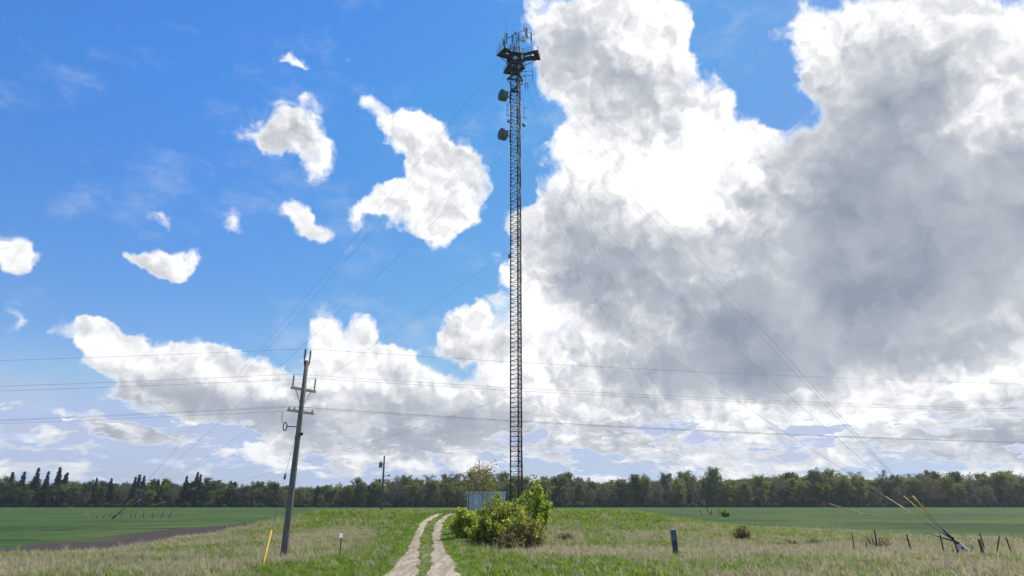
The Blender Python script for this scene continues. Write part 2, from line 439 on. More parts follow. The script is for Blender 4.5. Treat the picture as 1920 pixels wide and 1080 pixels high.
M['leaf_b'] = leafy('yellow green young leaves', (.125, .165, .030), (.210, .235, .050), .5, .25)
M['leaf_c'] = leafy('olive grey budding twigs', (.135, .130, .085), (.200, .190, .115), .35, .25)
M['leaf_d'] = leafy('deep green leaves', (.065, .092, .034), (.110, .135, .046), .45, .25)
M['needle'] = leafy('dark spruce needles', (.020, .036, .022), (.040, .060, .030), .15, .3)
M['leaf_willow'] = leafy('bright willow leaves', (.34, .38, .065), (.47, .49, .095), .6, 1.1)
M['leaf_willow_dark'] = leafy('mid green willow leaves', (.22, .26, .050), (.34, .37, .075), .6, 1.0)
M['leaf_brown'] = leafy('brownish budding leaves', (.20, .18, .075), (.30, .26, .11), .5, 1.2)
M['leaf_poplar'] = leafy('lime poplar leaves', (.22, .29, .04), (.34, .40, .06), .58, 1.3)
M['blade_green'] = leafy('green grass blades', (.150, .225, .030), (.240, .300, .055), .5, .8, .9)
M['blade_lush'] = leafy('lush grass blades', (.130, .225, .020), (.200, .300, .034), .5, .8, .8)
M['blade_dry'] = leafy('dry straw blades', (.380, .330, .205), (.520, .470, .310), .45, .8, .9, (1.25, 1.2, 1.05))
M['blade_rust'] = leafy('rust brown dead stalks', (.115, .070, .040), (.175, .115, .060), .25, 1.5)

# ------------------------------------------------------------------ terrain
def ground_z(x, y):
    x = np.asarray(x, float); y = np.asarray(y, float)
    # the raised pad of the tower, with its broad front slope and shoulders
    px = sst(-37, -23, x + 2.5 * (fbm(x * 0 + 3, y, .09) - .5)) * (1 - sst(13, 27, x))
    py = sst(50, 86, y) * .93 + sst(76, 84, y) * .07
    py = py * (1 - sst(124, 142, y))
    z = 1.32 * px * py
    # spoil banks on both rims of the pad
    z = z + .22 * np.exp(-((x + 22.5) / 5.5) ** 2 - ((y - 83) / 8) ** 2) + .20 * np.exp(-((x - 12) / 6) ** 2 - ((y - 84) / 7) ** 2)
    # shallow ditch beyond the road shoulder
    z = z - .22 * np.exp(-((y - 43) / 7) ** 2) * sst(1, 6, np.abs(x + 5))
    near = np.clip(1 - np.abs(y - 60) / 90, 0, 1)
    z = z + (fbm(x, y, .16) - .5) * .22 * near + (fbm(x, y, .6, 3) - .5) * .10 * near
    return z

TRACK = [(-2.7, 12), (-3.0, 20), (-3.3, 26.5), (-4.5, 37), (-6.15, 50), (-7.25, 60), (-8.05, 70), (-8.3, 80), (-7.9, 88), (-6.6, 94), (-5.0, 99)]
_ty = np.array([p[1] for p in TRACK]); _tx = np.array([p[0] for p in TRACK])
def track_x(y):
    # smoothed polyline
    y = np.asarray(y, float)
    return (np.interp(y - 3, _ty, _tx) + np.interp(y, _ty, _tx) + np.interp(y + 3, _ty, _tx)) / 3

def masks(x, y):
    """field, bare soil, dry grass and lush grass, 0..1, at points of the ground"""
    w = (fbm(x, y, .12) - .5) * 7 + (fbm(x, y, .7, 3) - .5) * 1.6
    xl = -25.2 + w * .35 + 2.0 * sst(60, 95, y)
    dl = np.minimum(xl - x, (y - 38.2) * .8 + w * .22)
    xr = np.interp(y, [40, 50, 59, 75, 95, 120, 150], [46, 37, 31, 26, 21.5, 21, 18]) + w * .25
    dr = x - xr
    db = y - 138 + w * .4
    dist = np.maximum(np.maximum(dl, dr), db)
    field = sst(-.5, .7, dist)
    soil = field * (np.exp(-((x + 28.0) / 5.6) ** 2) * sst(40, 44, y) * (1 - sst(66, 84, y)) * 1.3
                    + .9 * np.exp(-((dr - 1.7) / 1.5) ** 2) * sst(40, 56, y) * (1 - sst(78, 96, y)))
    soil = soil * np.clip(.35 + 1.5 * (fbm(x, y * .55, .35) - .2), 0, 1.4)
    soil = np.clip(soil, 0, 1)
    n = fbm(x, y, .28, 5)
    tx = track_x(np.clip(y, 12, 99)); dt = np.abs(x - tx)
    dry = .12 + 1.5 * (n - .5)
    dry += .85 * np.exp(-((y - 39.5 - .06 * x) / 4.0) ** 2) * sst(-1.2, 3.2, x)            # band across the right verge
    dry += .55 * np.exp(-((y - 30) / 5.0) ** 2) * sst(-8.5, -13, x)                        # left foreground
    dry += .65 * np.exp(-((x + 15.5) / 4.0) ** 2 - ((y - 54) / 6.0) ** 2)                  # behind the leaning pole
    dry += .35 * np.exp(-((x - tx - 3.4) / 1.0) ** 2) * sst(38, 44, y) * (1 - sst(58, 66, y))
    dry += .9 * np.exp(-((dr + .9) / .9) ** 2)                                             # pale line along the field edge
    dry += .4 * np.exp(-((dl + 1.2) / 1.4) ** 2)
    dry += .34 * sst(3.5, 8, x) * (1 - sst(33, 38, y))
    lush = 1.15 * np.exp(-((dt - 1.4) / 2.6) ** 2) * (1 - .55 * sst(48, 70, y)) + .9 * np.exp(-((x - 1.2) / 4.0) ** 2 - ((y - 28) / 5.0) ** 2)
    lush += .35 * np.exp(-((y - 77) / 6) ** 2) * sst(0, 6, x)
    lush += .7 * (fbm(x + 40, y, .2) - .55)
    mid = np.exp(-(dt / .42) ** 2)
    lush = lush * (1 - .75 * mid); 
    dry = np.clip(dry - lush * .75 + mid * .35 * (1 - sst(34, 60, y)), 0, 1) * (1 - field)
    lush = np.clip(lush, 0, 1) * (1 - field)
    return field, soil, dry, lush, dist

def axis_points(dense_lo, dense_hi, step, lo, hi, grow=1.16):
    a = list(np.arange(dense_lo, dense_hi + 1e-6, step))
    s = step
    while a[-1] < hi: s *= grow; a.append(a[-1] + s)
    b = []; s = step; q = dense_lo
    while q > lo: s *= grow; q -= s; b.append(q)
    return np.array(b[::-1] + a)

gx = axis_points(-62, 62, .5, -2800, 2800); gy = axis_points(14, 146, .5, -400, 3200)
X, Y = np.meshgrid(gx, gy)
Z = ground_z(X, Y)
nx, ny = len(gx), len(gy)
idx = np.arange(nx * ny).reshape(ny, nx)
F = np.stack([idx[:-1, :-1], idx[:-1, 1:], idx[1:, 1:], idx[1:, :-1]], -1).reshape(-1, 4)

def ground_material():
    m, g = material('fields and rough grass')
    at = lambda n: g.n('ShaderNodeAttribute', attribute_name=n).outputs['Fac']
    P = g.n('ShaderNodeTexCoord').outputs['Object']
    fine = g.noise(P, 2.6, 6, .65); mid = g.noise(P, .55, 5, .6); big = g.noise(P, .045, 5, .6)
    br = g.m('MULTIPLY', g.m('SUBTRACT', fine, .5), .9)
    br2 = g.m('MULTIPLY', g.m('SUBTRACT', mid, .5), .7)
    def edge(a, lo=.3, hi=.7): return g.ramp01(g.m('ADD', g.m('ADD', at(a), br), br2), lo, hi)
    grass = g.mix(g.ramp01(fine, .3, .7), (.105, .150, .026, 1), (.190, .235, .055, 1))
    grass = g.mix(edge('lush'), grass, g.mix(fine, (.100, .180, .018, 1), (.160, .250, .030, 1)))
    grass = g.mix(edge('dry'), grass, g.mix(g.ramp01(fine, .3, .7), (.260, .215, .130, 1), (.440, .380, .250, 1)))
    # drilled crop: faint rows, thin patches and damp, darker stretches
    rows = g.noise(g.vm('MULTIPLY', P, (.06, .55, 1)), 1.0, 6, .7)
    str2 = g.noise(g.vm('MULTIPLY', P, (.008, .09, 1)), 1.0, 5, .6)
    crop = g.mix(g.ramp01(rows, .3, .7), (.036, .080, .020, 1), (.078, .132, .032, 1))
    crop = g.mix(g.ramp01(str2, .35, .7), crop, (.028, .056, .022, 1))
    crop = g.mix(g.m('MULTIPLY', g.ramp01(big, .42, .66), .8), crop, (.105, .145, .034, 1))
    crop = g.mix(g.ramp01(g.m('ADD', at('soil'), g.m('MULTIPLY', g.m('SUBTRACT', rows, .5), 1.1)), .30, .62), crop,
                 g.mix(fine, (.050, .038, .031, 1), (.098, .078, .064, 1)))
    c = g.mix(g.ramp01(g.m('ADD', at('field'), g.m('MULTIPLY', br, .5)), .35, .65), grass, crop)
    p = g.n('ShaderNodeBsdfPrincipled'); g.link(c, p.inputs['Base Color']); p.inputs['Roughness'].default_value = .92
    p.inputs['Specular IOR Level'].default_value = .1
    b = g.n('ShaderNodeBump'); b.inputs['Strength'].default_value = .9; b.inputs['Distance'].default_value = .12
    g.link(g.m('ADD', fine, g.m('MULTIPLY', mid, .6)), b.inputs['Height']); g.link(b.outputs[0], p.inputs['Normal'])
    o = g.n('ShaderNodeOutputMaterial'); g.link(p.outputs[0], o.inputs[0])
    return m

gm = np_mesh('ground', np.stack([X, Y, Z], -1).reshape(-1, 3), F, ground_material(), True)
for nme, arr in zip(('field', 'soil', 'dry', 'lush'), masks(X.ravel(), Y.ravel())):
    a = gm.attributes.new(nme, 'FLOAT', 'POINT'); a.data.foreach_set('value', arr.astype(np.float32))
ground = link_mesh('ground', gm); tag(ground, kind='structure')

# ------------------------------------------------------------------ the two wheel ruts of the track
def track_material():
    m, g = material('pale sandy gravel')
    P = g.n('ShaderNodeTexCoord').outputs['Object']
    n1 = g.noise(P, 1.1, 6, .65); n2 = g.noise(P, 14, 5, .7)
    st = g.noise(g.vm('MULTIPLY', P, (3.2, .22, 1)), 1.0, 5, .6)
    c = g.mix(g.ramp01(n1, .3, .7), (.440, .355, .235, 1), (.560, .470, .330, 1))
    c = g.mix(g.m('MULTIPLY', g.ramp01(st, .45, .62), .75), c, (.300, .245, .165, 1))
    c = g.mix(g.m('MULTIPLY', g.ramp01(n2, .52, .72), .6), c, (.260, .215, .145, 1))
    p = g.n('ShaderNodeBsdfPrincipled'); g.link(c, p.inputs['Base Color']); p.inputs['Roughness'].default_value = .95
    p.inputs['Specular IOR Level'].default_value = .1
    b = g.n('ShaderNodeBump'); b.inputs['Strength'].default_value = .7; b.inputs['Distance'].default_value = .05
    g.link(g.m('ADD', n2, g.m('MULTIPLY', st, .7)), b.inputs['Height']); g.link(b.outputs[0], p.inputs['Normal'])
    o = g.n('ShaderNodeOutputMaterial'); g.link(p.outputs[0], o.inputs[0])
    return m

def rut_bounds(y):
    """inner and outer offsets of the left and right rut from the centre line, ragged"""
    near = 1 - sst(27, 42, y)
    rag = lambda k: (fbm(y * 1.0 + 31 * k, y * 0 + k, .38, 4) - .5) * (.28 + .30 * near)
    l_out = -1.14 - .28 * near + rag(1); l_in = -.40 + .16 * near + rag(2) * 1.1
    r_in = .36 - .22 * near + rag(3) * 1.1; r_out = 1.12 + .34 * near + rag(4)
    return l_out, l_in, r_in, r_out

ty = np.arange(13, 98, .12)
def rut_mesh():
    lo, li, ri, ro = rut_bounds(ty)
    cx = track_x(ty); V = []; Fq = []; K = 7
    for a, b in ((lo, li), (ri, ro)):
        base = len(V)
        for k in range(K):
            t = k / (K - 1)
            xx = cx + a + (b - a) * t
            zz = ground_z(xx, ty) + .035 - .03 * (2 * t - 1) ** 4 - .02 * np.sin(t * math.pi)
            V += list(np.stack([xx, ty, zz], -1))
        n = len(ty)
        for k in range(K - 1):
            i = base + k * n + np.arange(n - 1)
            Fq += list(np.stack([i, i + n, i + n + 1, i + 1], -1))
    return np.array(V), np.array(Fq)
tv, tf = rut_mesh()
track = link_mesh('dirt_track', np_mesh('dirt_track', tv, tf, track_material(), True)); tag(track, kind='structure')

# ------------------------------------------------------------------ guyed mast
TX, TY = 0.75, 105.0
TZ = float(ground_z(TX, TY))
LEGS = [R(163), R(43), R(-77)]
FACE_R = 1.02
BAY, NBAY, NSEC = .76, 8, 14
SECH = BAY * NBAY
mast = empty('guyed_mast', (TX, TY, TZ))
tag(mast, 'tall dark steel lattice mast with antenna platform near its top', 'mast')
lp = [Vector((FACE_R * math.cos(a), FACE_R * math.sin(a), 0)) for a in LEGS]
leg_mesh = MB().tube([(0, 0, 0), (0, 0, SECH)], .115, 8).lathe([(-.03, .0), (-.03, .16), (.03, .16), (.03, .0)], n=10).mesh('leg', M['dark_steel'])
hor_mesh, dia_mesh = [], []
for i in range(3):
    a, b = lp[i], lp[(i + 1) % 3]
    hor_mesh.append(MB().tube([a + (b - a) * .05, a + (b - a) * .95], .044, 5).mesh('horizontal_brace', M['steel']))
    for flip in (0, 1):
        p_, q_ = (b, a) if flip else (a, b)
        dia_mesh.append(MB().tube([p_ + (q_ - p_) * .05 + Vector((0, 0, .03)), q_ + (p_ - q_) * .05 + Vector((0, 0, BAY - .03))], .026, 5).mesh('diagonal_brace', M['steel']))
for s in range(NSEC):
    sec = empty('mast_section', (0, 0, .6 + s * SECH), 0, mast)
    for i in range(3):
        link_mesh('leg', leg_mesh, sec, lp[i])
        for k in range(NBAY):
            link_mesh('horizontal_brace', hor_mesh[i], sec, (0, 0, k * BAY + .04))
            link_mesh('diagonal_brace', dia_mesh[2 * i + k % 2], sec, (0, 0, k * BAY + .04))
TOP = .6 + NSEC * SECH
base = MB(); base.prism([(1.5 * math.cos(t), 1.5 * math.sin(t)) for t in np.linspace(0, 2 * math.pi, 13)[:-1]], -.25, .5)
base.build('foundation', M['concrete'], mast)
# climbing ladder, feed lines and the red conduit
mid23 = (lp[1] + lp[2]) / 2
lad = MB(); ax = (lp[2] - lp[1]).normalized()
for s_ in (-.2, .2): lad.bar(mid23 * .92 + ax * s_ + Vector((0, 0, .7)), mid23 * .92 + ax * s_ + Vector((0, 0, TOP - 3)), .04)
for k in range(int((TOP - 4) / .38)): lad.bar(mid23 * .92 - ax * .2 + Vector((0, 0, .9 + k * .38)), mid23 * .92 + ax * .2 + Vector((0, 0, .9 + k * .38)), .025)
lad.build('ladder', M['steel'], mast)
for k in range(4):
    q = lp[2] * .80 + ax * (-.16 + k * .075)
    MB().tube([q + Vector((0, 0, .6)), q + Vector((0, 0, TOP - (6, 19, 26, 5)[k]))], (.035, .03, .028, .03)[k], 6).build('feed_line', M['cable'], mast)
q = lp[1] * 1.02 + Vector((.13, -.06, 0))
MB().tube([q + Vector((0, 0, .2)), q + Vector((0, 0, TOP - 1))], .022, 6).build('conduit', M['red_paint'], mast)['label'] = 'thin red conduit'
MB().tube([q + Vector((.0, 0, .2)), q + Vector((0, 0, 7.2))], .07, 8).build('lower_conduit', M['red_paint'], mast)['label'] = 'red painted lower conduit'

# cantilever work platforms below the top
def platform(z, ang, r, hw, railz=1.1):
    c, s_ = math.cos(ang), math.sin(ang)
    Mx = Matrix(((c, -s_, 0, 0), (s_, c, 0, 0), (0, 0, 1, z), (0, 0, 0, 1)))
    pt = lambda x, y, zz=0.: Mx @ Vector((x, y, zz))
    deck = MB()
    inner = .75
    def slab(a, b, c_, d):                                     # grated walkway between four corners
        k = len(deck.v)
        for zz in (-.05, .05):
            for (x, y) in (a, b, c_, d): deck.v.append(tuple(pt(x, y, zz)))
        for qd in ((3, 2, 1, 0), (4, 5, 6, 7), (0, 1, 5, 4), (1, 2, 6, 5), (2, 3, 7, 6), (3, 0, 4, 7)):
            deck.f.append(tuple(k + i for i in qd)); deck.sm.append(False)
    w = .9
    slab((r - w, -hw), (r, -hw), (r, hw), (r - w, hw))
    slab((.5, -inner), (r - w, -hw), (r - w, -hw + w), (.5, -inner + w * .8))
    slab((.5, inner - w * .8), (r - w, hw - w), (r - w, hw), (.5, inner))
    o = deck.build('platform_deck', M['dark_steel'], mast)
    fr = MB()
    for sgn in (-1, 1):
        fr.bar(pt(.4, sgn * inner, -.16), pt(r, sgn * hw, -.16), .12, .2)
        fr.bar(pt(.45, sgn * .5, -2.1), pt(r - .5, sgn * (hw - .2), -.2), .09)
    fr.bar(pt(r, -hw, -.16), pt(r, hw, -.16), .12, .2)
    fr.bar(pt(r - w, -hw, -.16), pt(r - w, hw, -.16), .1, .16)
    fr.bar(pt(.5, 0, -.16), pt(r, 0, -.16), .1, .16)
    fr.build('platform_frame', M['dark_steel'], o)
    rl = MB()
    path = [(.8, -inner), (r, -hw), (r, hw), (.8, inner)]
    for h in (.55, railz):
        for a, b in zip(path, path[1:]): rl.tube([pt(*a, h), pt(*b, h)], .028, 5)
    for a, b in zip(path, path[1:]):
        for t in (0, .5, 1): x = a[0] + (b[0] - a[0]) * t; y = a[1] + (b[1] - a[1]) * t; rl.tube([pt(x, y, 0), pt(x, y, railz)], .028, 5)
    rl.build('handrail', M['steel'], o)
PZ = 82.6
for a_, r_ in ((103, 4.9), (215, 3.5), (347, 4.5)): platform(PZ, R(a_), r_, 1.35)
# decks around the mast itself, joined by bracing
for zz, ro in ((PZ - .02, 2.0), (PZ - 2.0, 1.75)):
    dk = MB()
    for k in range(6):
        a0_, a1_ = R(60 * k + 13), R(60 * k + 73)
        q0 = len(dk.v)
        for z_ in (zz - .06, zz + .03):
            for rr, aa in ((1.08, a0_), (ro, a0_), (ro, a1_), (1.08, a1_)): dk.v.append((rr * math.cos(aa), rr * math.sin(aa), z_))
        for qd in ((3, 2, 1, 0), (4, 5, 6, 7), (0, 1, 5, 4), (1, 2, 6, 5), (2, 3, 7, 6), (3, 0, 4, 7)):
            dk.f.append(tuple(q0 + i for i in qd)); dk.sm.append(False)
    ido = dk.build('inner_deck', M['dark_steel'], mast)
    ib = MB()
    for k in range(6):
        a0_, a1_ = R(60 * k + 13), R(60 * k + 73)
        e0, e1 = Vector((ro * math.cos(a0_), ro * math.sin(a0_), zz)), Vector((ro * math.cos(a1_), ro * math.sin(a1_), zz))
        ib.bar(e0 + Vector((0, 0, -.14)), e1 + Vector((0, 0, -.14)), .09, .16)
        ib.tube([e0, e0 + Vector((0, 0, 1.05))], .03, 5).tube([e0 + Vector((0, 0, 1.05)), e1 + Vector((0, 0, 1.05))], .03, 5)
        ib.bar(e0 * .98 + Vector((0, 0, -.1)), Vector((1.0 * math.cos(a1_), 1.0 * math.sin(a1_), zz - 1.7)), .07)
    ib.build('deck_frame', M['dark_steel'], ido)
# narrower collar platform below and gusset plates
col_ = MB()
for i in range(3):
    a, b = lp[i] * 1.7, lp[(i + 1) % 3] * 1.7
    col_.bar(a + Vector((0, 0, 78.2)), b + Vector((0, 0, 78.2)), .3, .12)
    col_.bar(lp[i] * 1.0 + Vector((0, 0, 76.6)), a + Vector((0, 0, 78.1)), .14)
col_.build('collar_frame', M['dark_steel'], mast)
for zz in (75.4, 80.4):
    gp = MB()
    for i in range(3):
        a, b = lp[i], lp[(i + 1) % 3]
        gp.bar(a + Vector((0, 0, zz)), b + Vector((0, 0, zz)), .06, .5)
    gp.build('gusset_plate', M['dark_steel'], mast)
# head frame above the platform
hf = MB()
for k in range(4):
    zz = TOP + .2 + k * .55
    for i in range(3): hf.tube([lp[i] * .8 + Vector((0, 0, zz)), lp[(i + 1) % 3] * .8 + Vector((0, 0, zz))], .03, 5)
for i in range(3): hf.tube([lp[i] * .8 + Vector((0, 0, TOP - .1)), lp[i] * .8 + Vector((0, 0, TOP + 2.2))], .06, 6)
hf.tube([(-1.6, -.6, TOP + 1.0), (2.0, -.9, TOP + 2.9)], .05, 6)
hf.tube([(-1.7, -.7, TOP + .9), (-.4, -.4, TOP + 1.4)], .04, 6)
hf.tube([(1.5, -.9, TOP + 2.7), (2.9, -.6, TOP + 2.0)], .04, 6)
hf.tube([(1.5, -.9, TOP + 1.4), (2.9, -.6, TOP + .9)], .04, 6)
hf.build('head_frame', M['steel'], mast)
def panel(x, y, z, h, w, dpt, mat, rz=0., tilt=0.):
    o = MB().box((-w / 2, -dpt / 2, 0), (w / 2, dpt / 2, h)).build('panel_antenna', M[mat], mast, (x, y, z), (tilt, 0, rz), bevel=.03)
    MB().tube([(.0, dpt / 2 + .12, -.25), (.0, dpt / 2 + .12, h + .3)], .035, 6).bar((0, dpt / 2 - .02, h * .2), (0, dpt / 2 + .12, h * .2), .06).bar((0, dpt / 2 - .02, h * .8), (0, dpt / 2 + .12, h * .8), .06).build('mounting_pipe', M['steel'], o)
panel(-2.05, -.7, TOP - .2, 2.1, .26, .14, 'panel_white', R(-25))
panel(-1.75, -.9, TOP - .3, 2.2, .22, .14, 'grey_radome', R(15))
panel(-2.5, -.3, TOP - .4, 1.6, .2, .12, 'grey_radome', R(-50))
panel(1.85, -1.0, TOP + .9, 2.3, .30, .16, 'panel_white', R(10))
panel(2.15, -.95, TOP + .8, 2.3, .24, .16, 'grey_radome', R(-20))
panel(3.0, -.6, TOP + .1, 2.1, .2, .14, 'grey_radome', R(40))
panel(-3.1, -1.6, PZ + .3, 1.9, .26, .14, 'panel_white', R(-30))
panel(-2.2, -2.3, PZ + .3, 1.9, .24, .14, 'grey_radome', R(-10))
panel(-.6, -1.4, TOP - .6, 1.7, .22, .14, 'cabinet', R(5))
panel(.55, -1.3, TOP - .5, 1.9, .24, .14, 'grey_radome', R(10))
panel(-.3, 2.2, TOP - .2, 2.0, .26, .14, 'grey_radome', R(170))
panel(1.2, -1.2, PZ - 1.2, 1.0, .35, .25, 'panel_white', R(20))
def whip(x, y, z, h):
    MB().tube([(0, 0, 0), (0, 0, h * .25), (0, 0, h * .26), (0, 0, h)], [.06, .06, .04, .022], 6).build('whip_antenna', M['steel'], mast, (x, y, z))
whip(-1.75, -.6, TOP + .6, 6.2); whip(1.6, -.9, TOP + 2.2, 5.9); whip(-2.2, -.5, TOP + .2, 2.6); whip(-.75, -.5, TOP + .4, 2.6); whip(2.0, -.8, TOP + 2.4, 2.0); whip(2.9, -.6, TOP + 1.3, 1.7); whip(2.2, 0, PZ, 2.8)
dm = MB().lathe([(0, .0), (0, .62), (.25, .62), (.42, .35), (.45, 0)], n=20).build('small_dish', M['panel_white'], mast, (1.25, -1.1, TOP + .1), (R(75), 0, R(20)))
dm['label'] = 'small white round dish'
MB().tube([(0, 0, .3), (-.2, .1, .9)], .05, 6).build('dish_arm', M['steel'], dm)
# side arms with pipe and dipoles under the right hand platform
sa = MB()
sa.tube([(3.15, -.2, 77.1), (3.15, -.2, 82.2)], .045, 6)
sa.tube([(1.75, -.3, 76.0), (1.75, -.3, 82.0)], .04, 6)
for zz in (78.4, 79.4): sa.tube([(.6, .0, zz), (3.15, -.2, zz + .1)], .045, 6)
sa.tube([(.6, -.1, 76.4), (2.3, -.3, 76.6)], .045, 6)
sa.tube([(.6, -.1, 77.6), (1.75, -.3, 78.5)], .03, 5)
so = sa.build('side_arm', M['steel'], mast)
panel(2.25, -.3, 75.6, 1.2, .16, .12, 'cabinet')
panel(1.8, -.35, 75.3, .9, .14, .1, 'cabinet')

def drum_dish(z, rz):
    ctr = Vector((-2.35, -.35, z))
    axv = Vector((-.86, -.50, -.03))
    o = MB().lathe([(.0, .0), (.0, 1.06), (.05, 1.10), (.08, 1.10)], ctr + axv * .62, -axv, 28).build('drum_dish', M['grey_radome'], mast)
    o['label'] = 'microwave drum dish'
    MB().lathe([(0, 1.09), (.95, 1.09), (1.0, 1.05), (1.05, 1.07), (1.12, .98), (1.33, .55), (1.42, .2), (1.5, .2), (1.5, 0)], ctr + axv * .58, -axv, 28).build('shroud', M['dish_metal'], o)
    pz = Vector((-1.15, .25, z))
    mt = MB().tube([pz + Vector((0, 0, -1.25)), pz + Vector((0, 0, 1.35))], .06, 8)
    for dz in (-.95, .95): mt.tube([pz + Vector((0, 0, dz)), lp[0] + Vector((0, 0, z + dz))], .045, 6)
    mt.tube([ctr - axv * .8, pz], .09, 8)
    mt.tube([ctr - axv * .3 + Vector((0, 0, -.9)), pz + Vector((0, 0, -1.1))], .03, 6)
    mt.build('dish_mount', M['steel'], o)
drum_dish(75.2 - TZ, 0); drum_dish(66.85 - TZ, 0)
def dipole(x, y, z, h, n):
    q = MB().tube([(0, 0, 0), (0, 0, h)], .035, 6)
    for k in range(n):
        zz = h * (k + .5) / n
        s_ = h / n * .32
        q.tube([(-.32, 0, zz - s_), (-.32, 0, zz + s_)], .022, 5).tube([(-.2, 0, zz - s_), (-.2, 0, zz + s_)], .022, 5)
        for e in (-1, 1): q.tube([(-.32, 0, zz + e * s_), (0, 0, zz + e * s_ * .5)], .018, 5)
    q.tube([(0, 0, h * .1), (abs(x) * .5 * (1 if x < 0 else -1), 0, h * .1)], .03, 5).tube([(0, 0, h * .9), (abs(x) * .5 * (1 if x < 0 else -1), 0, h * .9)], .03, 5)
    return q
dipole(-1.5, .2, 0, 3.1, 3).build('dipole_antenna', M['steel'], mast, (-1.5, .2, 69.6))
dipole(1.4, .2, 0, 2.8, 3).build('dipole_antenna', M['steel'], mast, (1.35, .3, 69.2), (0, 0, R(180)))
jb = MB().box((-.28, -.15, 0), (.1, .15, .5)).box((.15, -.1, -.1), (.35, .1, .3)).build('junction_box', M['cabinet'], mast, (-1.35, .1, 68.4))
MB().lathe([(0, .0), (0, .34), (.3, .34), (.4, .1)], (0, 0, 0), (.7, -.5, -.4), 14).build('small_drum', M['cabinet'], mast, (1.35, .2, 67.9))
st_ = MB()
for k in range(9): st_.tube([lp[1] * 1.0 + Vector((0, 0, 64.5 + k * 1.35)), lp[1] * 1.0 + Vector((.42, .05, 64.5 + k * 1.35))], .03, 5)
st_.build('standoff_arm', M['steel'], mast)
MB().box((-.2, -.15, 0), (.2, .15, .7)).build('junction_box', M['cabinet'], mast, (-1.2, .2, 41.5))
bk = MB().lathe([(0, .16), (.3, .17), (.5, .1), (.52, 0)], n=12).build('beacon', M['red_paint'], mast, (-.1, -.3, TOP + 2.3))
bk['label'] = 'red obstruction beacon'

# ------------------------------------------------------------------ guys and their anchors
ANCH = [(25.5, 39.1), (45.6, 158.5), (-67.4, 116.5)]
ATEXT = ['the near anchor on the verge', 'the anchor behind the mast', 'the anchor before the spruces']
LEVELS = [17.6, 43.0, 63.2, 80.2, 83.4]
LTEXT = ['lowest', 'second lowest', 'middle', 'second highest', 'highest']
for ai, (ax_, ay_) in enumerate(ANCH):
    az_ = float(ground_z(ax_, ay_))
    A = Vector((ax_, ay_, az_))
    hd = Vector((TX - ax_, TY - ay_, 0)).normalized()
    an = empty('guy_anchor', A)
    tag(an, ('white headed steel guy anchor standing among old posts on the dry verge', 'steel guy anchor standing alone in the crop behind the mast near a small bush', 'steel guy anchor standing in the crop in front of the spruces')[ai], 'anchor')
    head = hd * .35 + Vector((0, 0, .42))
    MB().tube([-hd * .5 + Vector((0, 0, -.3)), head], .075, 8).build('anchor_rod', M['steel'], an)
    d_, u_, w_ = frame(hd * .72 + Vector((0, 0, .7)))
    pl = MB()
    pl.bar(head - d_ * .24, head + d_ * .22, .07, .30)
    pl.build('equalizer_plate', M['shelter'] if ai == 0 else M['steel'], an)
    MB().tube([-hd * .15 + Vector((0, 0, .05)), -hd * .15 + Vector((.1, 0, .5))], .05, 8).build('stake', M['pedestal'], an)
    for li, lz in enumerate(LEVELS):
        rad_ = FACE_R if li < 3 else (1.0, 2.3)[li - 3]
        B = Vector((TX, TY, TZ + lz)) - hd * rad_ if li >= 3 else Vector((TX, TY, TZ + lz)) - hd * (FACE_R * .96)
        fan = (li - 2) * .055
        A0 = A + head + d_ * .22 + w_ * fan * 1.2 + Vector((0, 0, 0.02 * li))
        L = (B - A0).length
        sag = .010 * L
        cv = lambda t: A0.lerp(B, t) + Vector((0, 0, -4 * sag * t * (1 - t)))
        gname = 'guy_wire'
        gw = empty(gname, A0)
        tag(gw, '%s guy wire running from the mast down to %s' % (LTEXT[li], ATEXT[ai]), 'guy wire', 'guy wires of the mast')
        loc = lambda p: p - A0
        MB().tube([loc(cv(t)) for t in np.linspace(0, 1, 25)], .012 if ai != 0 else .009, 5).build('strand', M['wire'], gw)
        # turnbuckle and wrapped dead end at the anchor
        MB().tube([loc(cv(.0)), loc(cv(.35 / L)), loc(cv(.36 / L)), loc(cv(1.0 / L)), loc(cv(1.01 / L)), loc(cv(2.1 / L))], [.02, .02, .045, .045, .026, .022], 6).build('turnbuckle', M['steel'], gw)
        # yellow guard
        ts = [t for t in np.linspace(0, .3, 1200)]
        zlo, zhi = (2.05, 3.2) if li else (2.05, 2.75)
        zlo += az_; zhi += az_
        t0 = next(t for t in ts if cv(t).z > zlo); t1 = next(t for t in ts if cv(t).z > zhi)
        MB().tube([loc(cv(t)) for t in np.linspace(t0, t1, 5)], .034 if ai == 0 else .05, 8).build('guard_sleeve', M['pale_yellow' if li == 1 else 'yellow'], gw)

# ------------------------------------------------------------------ equipment shelter, service mast, cabinet
sx0, sx1, sy0, sy1 = -6.3, -1.0, 96.0, 99.2
sz = float(ground_z(-4, 96.5)) - .05
SH = 2.75
sh = empty('equipment_shelter', ((sx0 + sx1) / 2, (sy0 + sy1) / 2, sz))
tag(sh, 'pale blue grey equipment shelter with a flat roof behind the bushes', 'shelter')
hw_, hd_ = (sx1 - sx0) / 2, (sy1 - sy0) / 2
MB().box((-hw_, -hd_, .15), (hw_, hd_, SH - .12)).build('wall', M['shelter'], sh)
MB().box((-hw_ - .1, -hd_ - .1, -.3), (hw_ + .1, hd_ + .1, .147)).build('base_slab', M['concrete'], sh)
MB().box((-hw_ - .12, -hd_ - .12, SH - .117), (hw_ + .12, hd_ + .12, SH + .05)).build('roof', M['shelter_trim'], sh, bevel=.02)
pw = (2 * hw_) / 6
sid = MB().box((-pw / 2 + .015, -.02, .18), (pw / 2 - .015, .0, SH - .14)).mesh('siding_panel', M['shelter'], .006)
